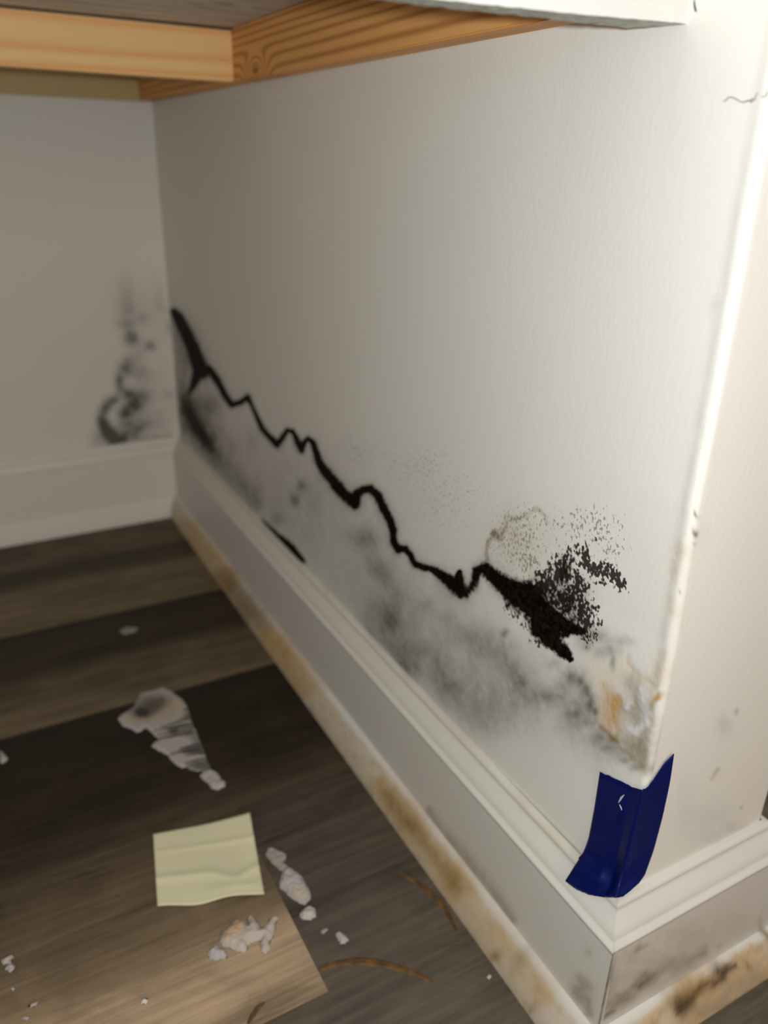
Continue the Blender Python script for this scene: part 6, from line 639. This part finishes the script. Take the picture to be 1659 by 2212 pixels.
def gyp_mat():
    m, nt, b = new_mat('gypsum_core')
    v = coords(nt)
    n = noise(nt, v, 220, 5, 0.65)
    nt.links.new(mixc(nt, sstep(nt, n, 0.3, 0.7), (0.33, 0.34, 0.30), (0.55, 0.56, 0.50)), b.inputs['Base Color'])
    b.inputs['Roughness'].default_value = 0.95
    bump(nt, n, b, 0.4, 0.0008)
    return m
def build_panel():
    xs = np.concatenate([np.linspace(-1.098, -0.2, 60, endpoint=False), np.linspace(-0.2, -0.0010, 240)])
    root = None
    r1 = fbm(xs * 300, xs * 0 + 1) - 0.5; r2 = fbm(xs * 240, xs * 0 + 7) - 0.5
    zf = np.interp(xs, [-1.1, -0.12, -0.06, 0], [0.5452, 0.5450, 0.5462, 0.5481]) + 0.0004 * r1
    yb = np.where(xs > -0.022, YP + 0.0127 - 0.0117 * np.clip((xs + 0.022) / 0.022, 0, 1) ** 1.6, YP + 0.0127)
    zb = np.interp(xs, [-1.1, -0.12, -0.06, -0.02, 0], [0.5452, 0.5450, 0.5458, 0.5462, 0.5480]) + 0.0006 * r2
    bm = bmesh.new()
    A = [bm.verts.new((x, YP, z)) for x, z in zip(xs, zf)]
    At = [bm.verts.new((x, YP, 1.0)) for x in xs]
    for i in range(len(xs) - 1): bm.faces.new((A[i], A[i + 1], At[i + 1], At[i]))
    B = [bm.verts.new((x, y, z)) for x, y, z in zip(xs, yb, zb)]
    Bt = [bm.verts.new((x, y, 1.0)) for x, y in zip(xs, yb)]
    for i in range(len(xs) - 1):
        bm.faces.new((B[i + 1], B[i], Bt[i], Bt[i + 1]))
        bm.faces.new((At[i], At[i + 1], Bt[i + 1], Bt[i]))
    bm.faces.new((A[-1], B[-1], Bt[-1], At[-1])); bm.faces.new((B[0], A[0], At[0], Bt[0]))
    face = bm_obj('drywall_panel', bm, plain('panel_paint', (0.70, 0.695, 0.68), 0.6, 30, 0.03, 0.15))
    tag(face, 'white painted drywall panel with a rough sawn lower edge above the opening', 'drywall panel')
    bm = bmesh.new()
    K = 5
    rows = []
    for j in range(K):
        t = j / (K - 1)
        zz = zf * (1 - t) + zb * t + (0.0007 * (fbm(xs * 420, xs * 0 + 3 * j) - 0.5) if 0 < j < K - 1 else 0)
        yy = YP * (1 - t) + yb * t
        rows.append([bm.verts.new((x, y, z)) for x, y, z in zip(xs, yy, zz)])
    for a, b in zip(rows[:-1], rows[1:]):
        for i in range(len(xs) - 1): bm.faces.new((a[i], b[i], b[i + 1], a[i + 1]))
    core = bm_obj('cut_edge', bm, gyp_mat(), face)
    core['label'] = 'grey crumbly gypsum edge'
build_panel()

# ------------------------------------------------------------------ blue tape wrapped round the wall corner
def tape_mat():
    m, nt, b = new_mat('blue_tape')
    v = coords(nt)
    n = noise(nt, v, 40, 3)
    nt.links.new(mixc(nt, n, (0.0002, 0.0045, 0.080), (0.0003, 0.008, 0.115)), b.inputs['Base Color'])
    b.inputs['Roughness'].default_value = 0.32
    b.inputs['Specular IOR Level'].default_value = 0.2
    bump(nt, noise(nt, v, 70, 3), b, 0.10, 0.001)
    return m
M_TEAR_GLINT = plain('tear_glint_white', (0.62, 0.64, 0.72), 0.5)  # pale colour painting the glint on the small torn crumple of the tape
def build_tape():
    G = np.array(TRACE['tape'])          # rows x columns x 3
    nr, nc = G.shape[:2]
    SUB = 6
    def resample(a, axis):
        n = a.shape[axis]; t = np.linspace(0, n - 1, (n - 1) * SUB + 1)
        i = np.clip(np.floor(t).astype(int), 0, n - 2); f = t - i
        a0 = np.take(a, i, axis); a1 = np.take(a, i + 1, axis)
        sh = [1] * a.ndim; sh[axis] = len(t); f = f.reshape(sh)
        return a0 * (1 - f) + a1 * f
    G = resample(G, 0)
    # smooth the folds a little along the length only
    for _ in range(2): G[1:-1] = 0.25 * G[:-2] + 0.5 * G[1:-1] + 0.25 * G[2:]
    G = resample(G, 1)
    R, Cn = G.shape[:2]
    ii, jj = np.meshgrid(np.arange(R), np.arange(Cn), indexing='ij')
    # slight torn raggedness on the two cut ends, crumples
    G[0, :, 2] += 0.0006 * (fbm(jj[0] * 0.6, jj[0] * 0 + 2) - 0.5) * 2
    G[-1, :, 2] += 0.0005 * (fbm(jj[0] * 0.6, jj[0] * 0 + 5) - 0.5) * 2
    def pinch(r, c, h, sr, sc):
        k = np.exp(-((ii - r) / sr) ** 2 - ((jj - c) / sc) ** 2) * h
        G[:, :, 0] -= k * 0.9; G[:, :, 1] -= k * 0.45
    pinch(5.0, 14.5, 0.0011, 1.4, 0.7); pinch(7.2, 13.8, 0.0009, 0.8, 0.6); pinch(21, 10, 0.0008, 3, 4)
    # keep the tape outside the wall and the moulding it lies on
    pz = [p[1] for p in BASE_PROF[::-1]]; po = [p[0] for p in BASE_PROF[::-1]]
    req = np.where(G[:, :, 2] > 0.121, 0.0004, np.interp(np.minimum(G[:, :, 2], 0.1165), pz, np.maximum(po, 0.0045)) + 0.0008)
    left = jj < (Cn - 1) / 2
    wx = wall_x(np.maximum(G[:, :, 1], 0), G[:, :, 2])
    lo = G[:, :, 2] <= 0.121
    wx = np.where(lo, 0, wx)
    G[:, :, 0] = np.where(left, np.minimum(G[:, :, 0], wx - req), G[:, :, 0])
    G[:, :, 1] = np.where(~left, np.minimum(G[:, :, 1], -req), G[:, :, 1])
    verts = G.reshape(-1, 3)
    o = mesh_obj('blue_tape', verts, grid_faces(R, Cn), tape_mat(), smooth=True)
    so = o.modifiers.new('thickness', 'SOLIDIFY'); so.thickness = 0.00018; so.offset = 1.0
    for k in ('tear_glint', 'tear_glint2'):
        c = ribbon('tear_glint', TRACE[k], M_TEAR_GLINT, o, 0.0011, 0.0003, (-1, 0, 0))
        c['label'] = 'small torn crumple in the tape with its glint painted pale'
    tag(o, 'short piece of dark blue tape folded round the wall corner above the baseboard', 'tape')
build_tape()

# ------------------------------------------------------------------ yellow note on the floor
def note_mat():
    m, nt, b = new_mat('note_paper')
    v = coords(nt)
    nt.links.new(mixc(nt, noise(nt, v, 30, 3), (0.80, 0.77, 0.52), (0.86, 0.83, 0.58)), b.inputs['Base Color'])
    b.inputs['Roughness'].default_value = 0.8
    b.inputs['Specular IOR Level'].default_value = 0.15
    return m
def build_note():
    q = [np.array(p) for p in TRACE['note']]   # far left, far right, near right, near left
    n = 40
    V = []
    for j in range(n):
        t = j / (n - 1)                        # far to near
        for i in range(n):
            s = i / (n - 1)
            p = (q[0] * (1 - s) + q[1] * s) * (1 - t) + (q[3] * (1 - s) + q[2] * s) * t
            h = 0.0008 + 0.0050 * max(0, s - 0.45) ** 1.5 * max(0, 0.6 - t) * 3.0
            h += 0.0034 * math.exp(-((s - 0.62 - 0.1 * t) / 0.26) ** 2) * max(0, t - 0.45) ** 1.2 * 2.1
            h += 0.0007 * math.exp(-((t - 0.28 - 0.03 * s) / 0.03) ** 2) * (0.5 + s)
            h += 0.0012 * math.exp(-((t - 0.66 + 0.12 * math.exp(-((s - .75) / .15) ** 2) * -1) / 0.05) ** 2)
            h += 0.0010 * math.exp(-((t - 0.88) / 0.05) ** 2 - ((s - 0.75) / 0.22) ** 2)
            V.append((p[0], p[1] + (0.0008 * math.sin(s * 6) - 0.0040 * math.exp(-((s - 0.35) / 0.22) ** 2) * t * t) * t, h))
    o = mesh_obj('sticky_note', V, grid_faces(n, n, False), note_mat(), smooth=True)
    so = o.modifiers.new('thickness', 'SOLIDIFY'); so.thickness = 0.0003; so.offset = 0
    tag(o, 'pale yellow square sticky note lying creased on the dark plank floor', 'sticky note')
build_note()

# ------------------------------------------------------------------ plaster crumbs and flakes on the floor
def crumb_mat(name='plaster'):
    m, nt, b = new_mat(name)
    v = coords(nt)
    n = noise(nt, v, 500, 4)
    nt.links.new(mixc(nt, mathn(nt, 'MULTIPLY', n, 0.25), attr(nt, 'Col').outputs['Color'], (0.42, 0.38, 0.36)), b.inputs['Base Color'])
    b.inputs['Roughness'].default_value = 0.9
    bump(nt, n, b, 0.4, 0.0008)
    return m
M_CRUMB = crumb_mat()

def edge_dist(x, y, poly):
    """signed distance to a polygon outline, positive inside"""
    P = np.array(poly); Q = np.roll(P, -1, 0)
    d = np.full(len(x), 1e9); ins = np.zeros(len(x), bool)
    for (ax, ay), (bx, by) in zip(P, Q):
        ex, ey = bx - ax, by - ay
        t = np.clip(((x - ax) * ex + (y - ay) * ey) / (ex * ex + ey * ey + 1e-12), 0, 1)
        d = np.minimum(d, np.hypot(x - ax - t * ex, y - ay - t * ey))
        c = (ay > y) != (by > y)
        xi = ax + (y - ay) * ex / (ey if abs(ey) > 1e-12 else 1e-12)
        ins ^= c & (x < xi)
    return np.where(ins, d, -d)

def flake(name, poly, height, color, label, cat, group=None, cell=0.0006, stains=(), rag=0.0006, edge=0.002):
    P = np.array(poly)
    lo = P.min(0) - 0.002; hi = P.max(0) + 0.002
    ext = (hi - lo).max()
    cell = max(min(cell, ext / 14), 0.00025)
    xs = np.arange(lo[0], hi[0], cell); ys = np.arange(lo[1], hi[1], cell)
    X, Y = np.meshgrid(xs, ys, indexing='ij')
    x, y = X.ravel(), Y.ravel()
    d = edge_dist(x, y, poly) + rag * 2 * (fbm(x * 700, y * 700) - 0.5)
    z = height * np.sqrt(np.clip(d / edge, 0, 1)) * (0.6 + 0.6 * fbm(x * 330 + 3, y * 330))
    keep = d > -cell * 1.2
    z = np.where(d > 0, z + 0.0002, 0.0)
    rgb = np.tile(np.array(color), (len(x), 1))
    cols = {'tanrim': (0.62, 0.48, 0.30), 'stripe': (0.02, 0.017, 0.015), 'hole': (0.002, 0.002, 0.002), 'cavity': (0.11, 0.09, 0.065), 'rust': (0.62, 0.33, 0.11)}
    for k in stains:
        m = stain('floor_' + k, x, y, warp=0.0003, wscale=400)
        rgb = over(rgb, np.clip(m * (1.35 if k in ('stripe', 'hole', 'cavity') else 1.0), 0, 1), cols[k])
        if k in ('stripe', 'hole', 'cavity'): z = z * (1 - 0.75 * np.clip(m, 0, 1))
    nu, nv = X.shape
    F = grid_faces(nu, nv)
    F = F[keep[F].sum(1) >= 3]
    used = np.unique(F); idx = -np.ones(len(x), int); idx[used] = np.arange(len(used))
    o = mesh_obj(name, np.stack([x, y, z], 1)[used], idx[F], M_CRUMB, smooth=True)
    set_color(o, rgb[used])
    group = {'plaster_crumb': 'plaster crumbs scattered on the floor', 'plaster_chip': 'plaster chips beside the note'}.get(name, group)
    tag(o, label, cat, group)
    return o
WHT = (0.50, 0.47, 0.45); LIL = (0.50, 0.465, 0.475)
flake('plaster_scrap', TRACE['scrap'], 0.0012, WHT, 'large jagged plaster scrap with dark stripes and a hollow end, behind the note', 'plaster scrap', stains=('cavity', 'tanrim', 'hole', 'stripe'), edge=0.003)
flake('plaster_crumb', TRACE['crumb'], 0.003, WHT, 'whitish crumb at the near tip of the striped plaster scrap', 'plaster crumb')
flake('plaster_chip', TRACE['chipA'], 0.003, (0.40, 0.34, 0.32), 'dull pinkish grey chip touching the far right corner of the note', 'plaster chip', stains=('tanrim',))
flake('plaster_chip', TRACE['chipB'], 0.006, LIL, 'largest oval grey-white chip right of the note on the dark plank', 'plaster chip', stains=('tanrim',), edge=0.004)
flake('plaster_chip', TRACE['chipC'], 0.004, (0.58, 0.53, 0.51), 'small rounded chip just in front of the oval chip', 'plaster chip')
flake('plaster_flake', TRACE['flakeA'], 0.005, (0.56, 0.51, 0.47), 'forked white flake with orange spots on the light plank in front of the note', 'plaster flake', stains=('tanrim', 'rust'), edge=0.004)
flake('plaster_crumb', TRACE['flakeB'], 0.004, LIL, 'pale crumb left of the forked flake on the light plank', 'plaster crumb')
flake('plaster_crumb', TRACE['bitA'], 0.003, LIL, 'bright white crumb alone on the dark plank right of the plank end', 'plaster crumb')
flake('plaster_crumb', TRACE['bitB'], 0.0012, (0.35, 0.32, 0.31), 'faint grey crumb between the rounded chip and the bright white crumb', 'plaster crumb')
flake('plaster_crumb', TRACE['bitC'], 0.003, WHT, 'hooked white crumb at the lower left edge of the floor', 'plaster crumb')
flake('plaster_crumb', TRACE['bitD'], 0.0025, (0.78, 0.74, 0.66), 'tiny round white grain on the light plank below the forked flake', 'plaster crumb')
flake('plaster_crumb', TRACE['bitE'], 0.0015, (0.45, 0.40, 0.36), 'faint elongated crumb on the light plank near the lower left corner', 'plaster crumb')
flake('plaster_crumb', TRACE['bitF'], 0.0015, (0.45, 0.40, 0.38), 'faint crumb at the bottom edge of the light plank, lower left', 'plaster crumb')
flake('plaster_crumb', TRACE['bitG'], 0.0015, WHT, 'tiny white speck just in front of the hooked crumb', 'plaster crumb')
flake('plaster_crumb', TRACE['bitH'], 0.003, WHT, 'white crumb on the dark plank at the far left, level with the striped scrap', 'plaster crumb')
flake('plaster_crumb', TRACE['bitI'], 0.0012, (0.30, 0.28, 0.27), 'dull grey crumb farthest back on the floor, in front of the back wall', 'plaster crumb')
flake('plaster_crumb', TRACE['bitJ'], 0.0015, (0.55, 0.52, 0.5), 'tiny pale crumb beside the near end of the stained baseboard', 'plaster crumb')

# curled orange slivers
def sliver(pts, width, label):
    P = [Vector((p[0], p[1], 0)) for p in pts]
    # resample
    Q = []
    for a, b in zip(P[:-1], P[1:]):
        for k in range(6): Q.append(a.lerp(b, k / 6))
    Q.append(P[-1])
    for _ in range(8):
        Q = [Q[0]] + [(Q[i - 1] + Q[i] * 2 + Q[i + 1]) / 4 for i in range(1, len(Q) - 1)] + [Q[-1]]
    bm = bmesh.new(); rows = []; n = len(Q)
    for i, p in enumerate(Q):
        d = (Q[min(i + 1, n - 1)] - Q[max(i - 1, 0)]).normalized(); s = Vector((-d.y, d.x, 0))
        t = i / (n - 1)
        wd = width * (0.25 + 0.75 * math.sin(math.pi * min(1, max(0, t * 0.9 + 0.08))) ** 0.6) / 2 * random.uniform(0.85, 1.15)
        rows.append([bm.verts.new(p + s * wd + Vector((0, 0, 0.0001))), bm.verts.new(p + s * wd * 0.5 + Vector((0, 0, 0.0009))),
                     bm.verts.new(p - s * wd * 0.5 + Vector((0, 0, 0.0009))), bm.verts.new(p - s * wd + Vector((0, 0, 0.0001)))])
    for a, b in zip(rows[:-1], rows[1:]):
        for k in range(4): bm.faces.new((a[k], a[(k + 1) % 4], b[(k + 1) % 4], b[k]))
    bm.faces.new(rows[0]); bm.faces.new(rows[-1])
    o = bm_obj('orange_sliver', bm, M_SLIVER)
    tag(o, label, 'sliver', 'orange slivers on the floor')
def sliver_mat():
    m, nt, b = new_mat('rusty_sliver')
    n = noise(nt, coords(nt), 130, 4)
    nt.links.new(mixc(nt, sstep(nt, n, 0.3, 0.7), (0.075, 0.042, 0.016), (0.19, 0.090, 0.022)), b.inputs['Base Color'])
    b.inputs['Roughness'].default_value = 0.7
    return m
M_SLIVER = sliver_mat()
sliver(TRACE['stripA'], 0.0058, 'curved orange sliver starting at the end corner of the light plank')
sliver(TRACE['stripB'], 0.0046, 'rust brown sliver lying close along the stained baseboard')
sliver(TRACE['stripC'], 0.0036, 'short orange sliver at the bottom edge on the light plank')
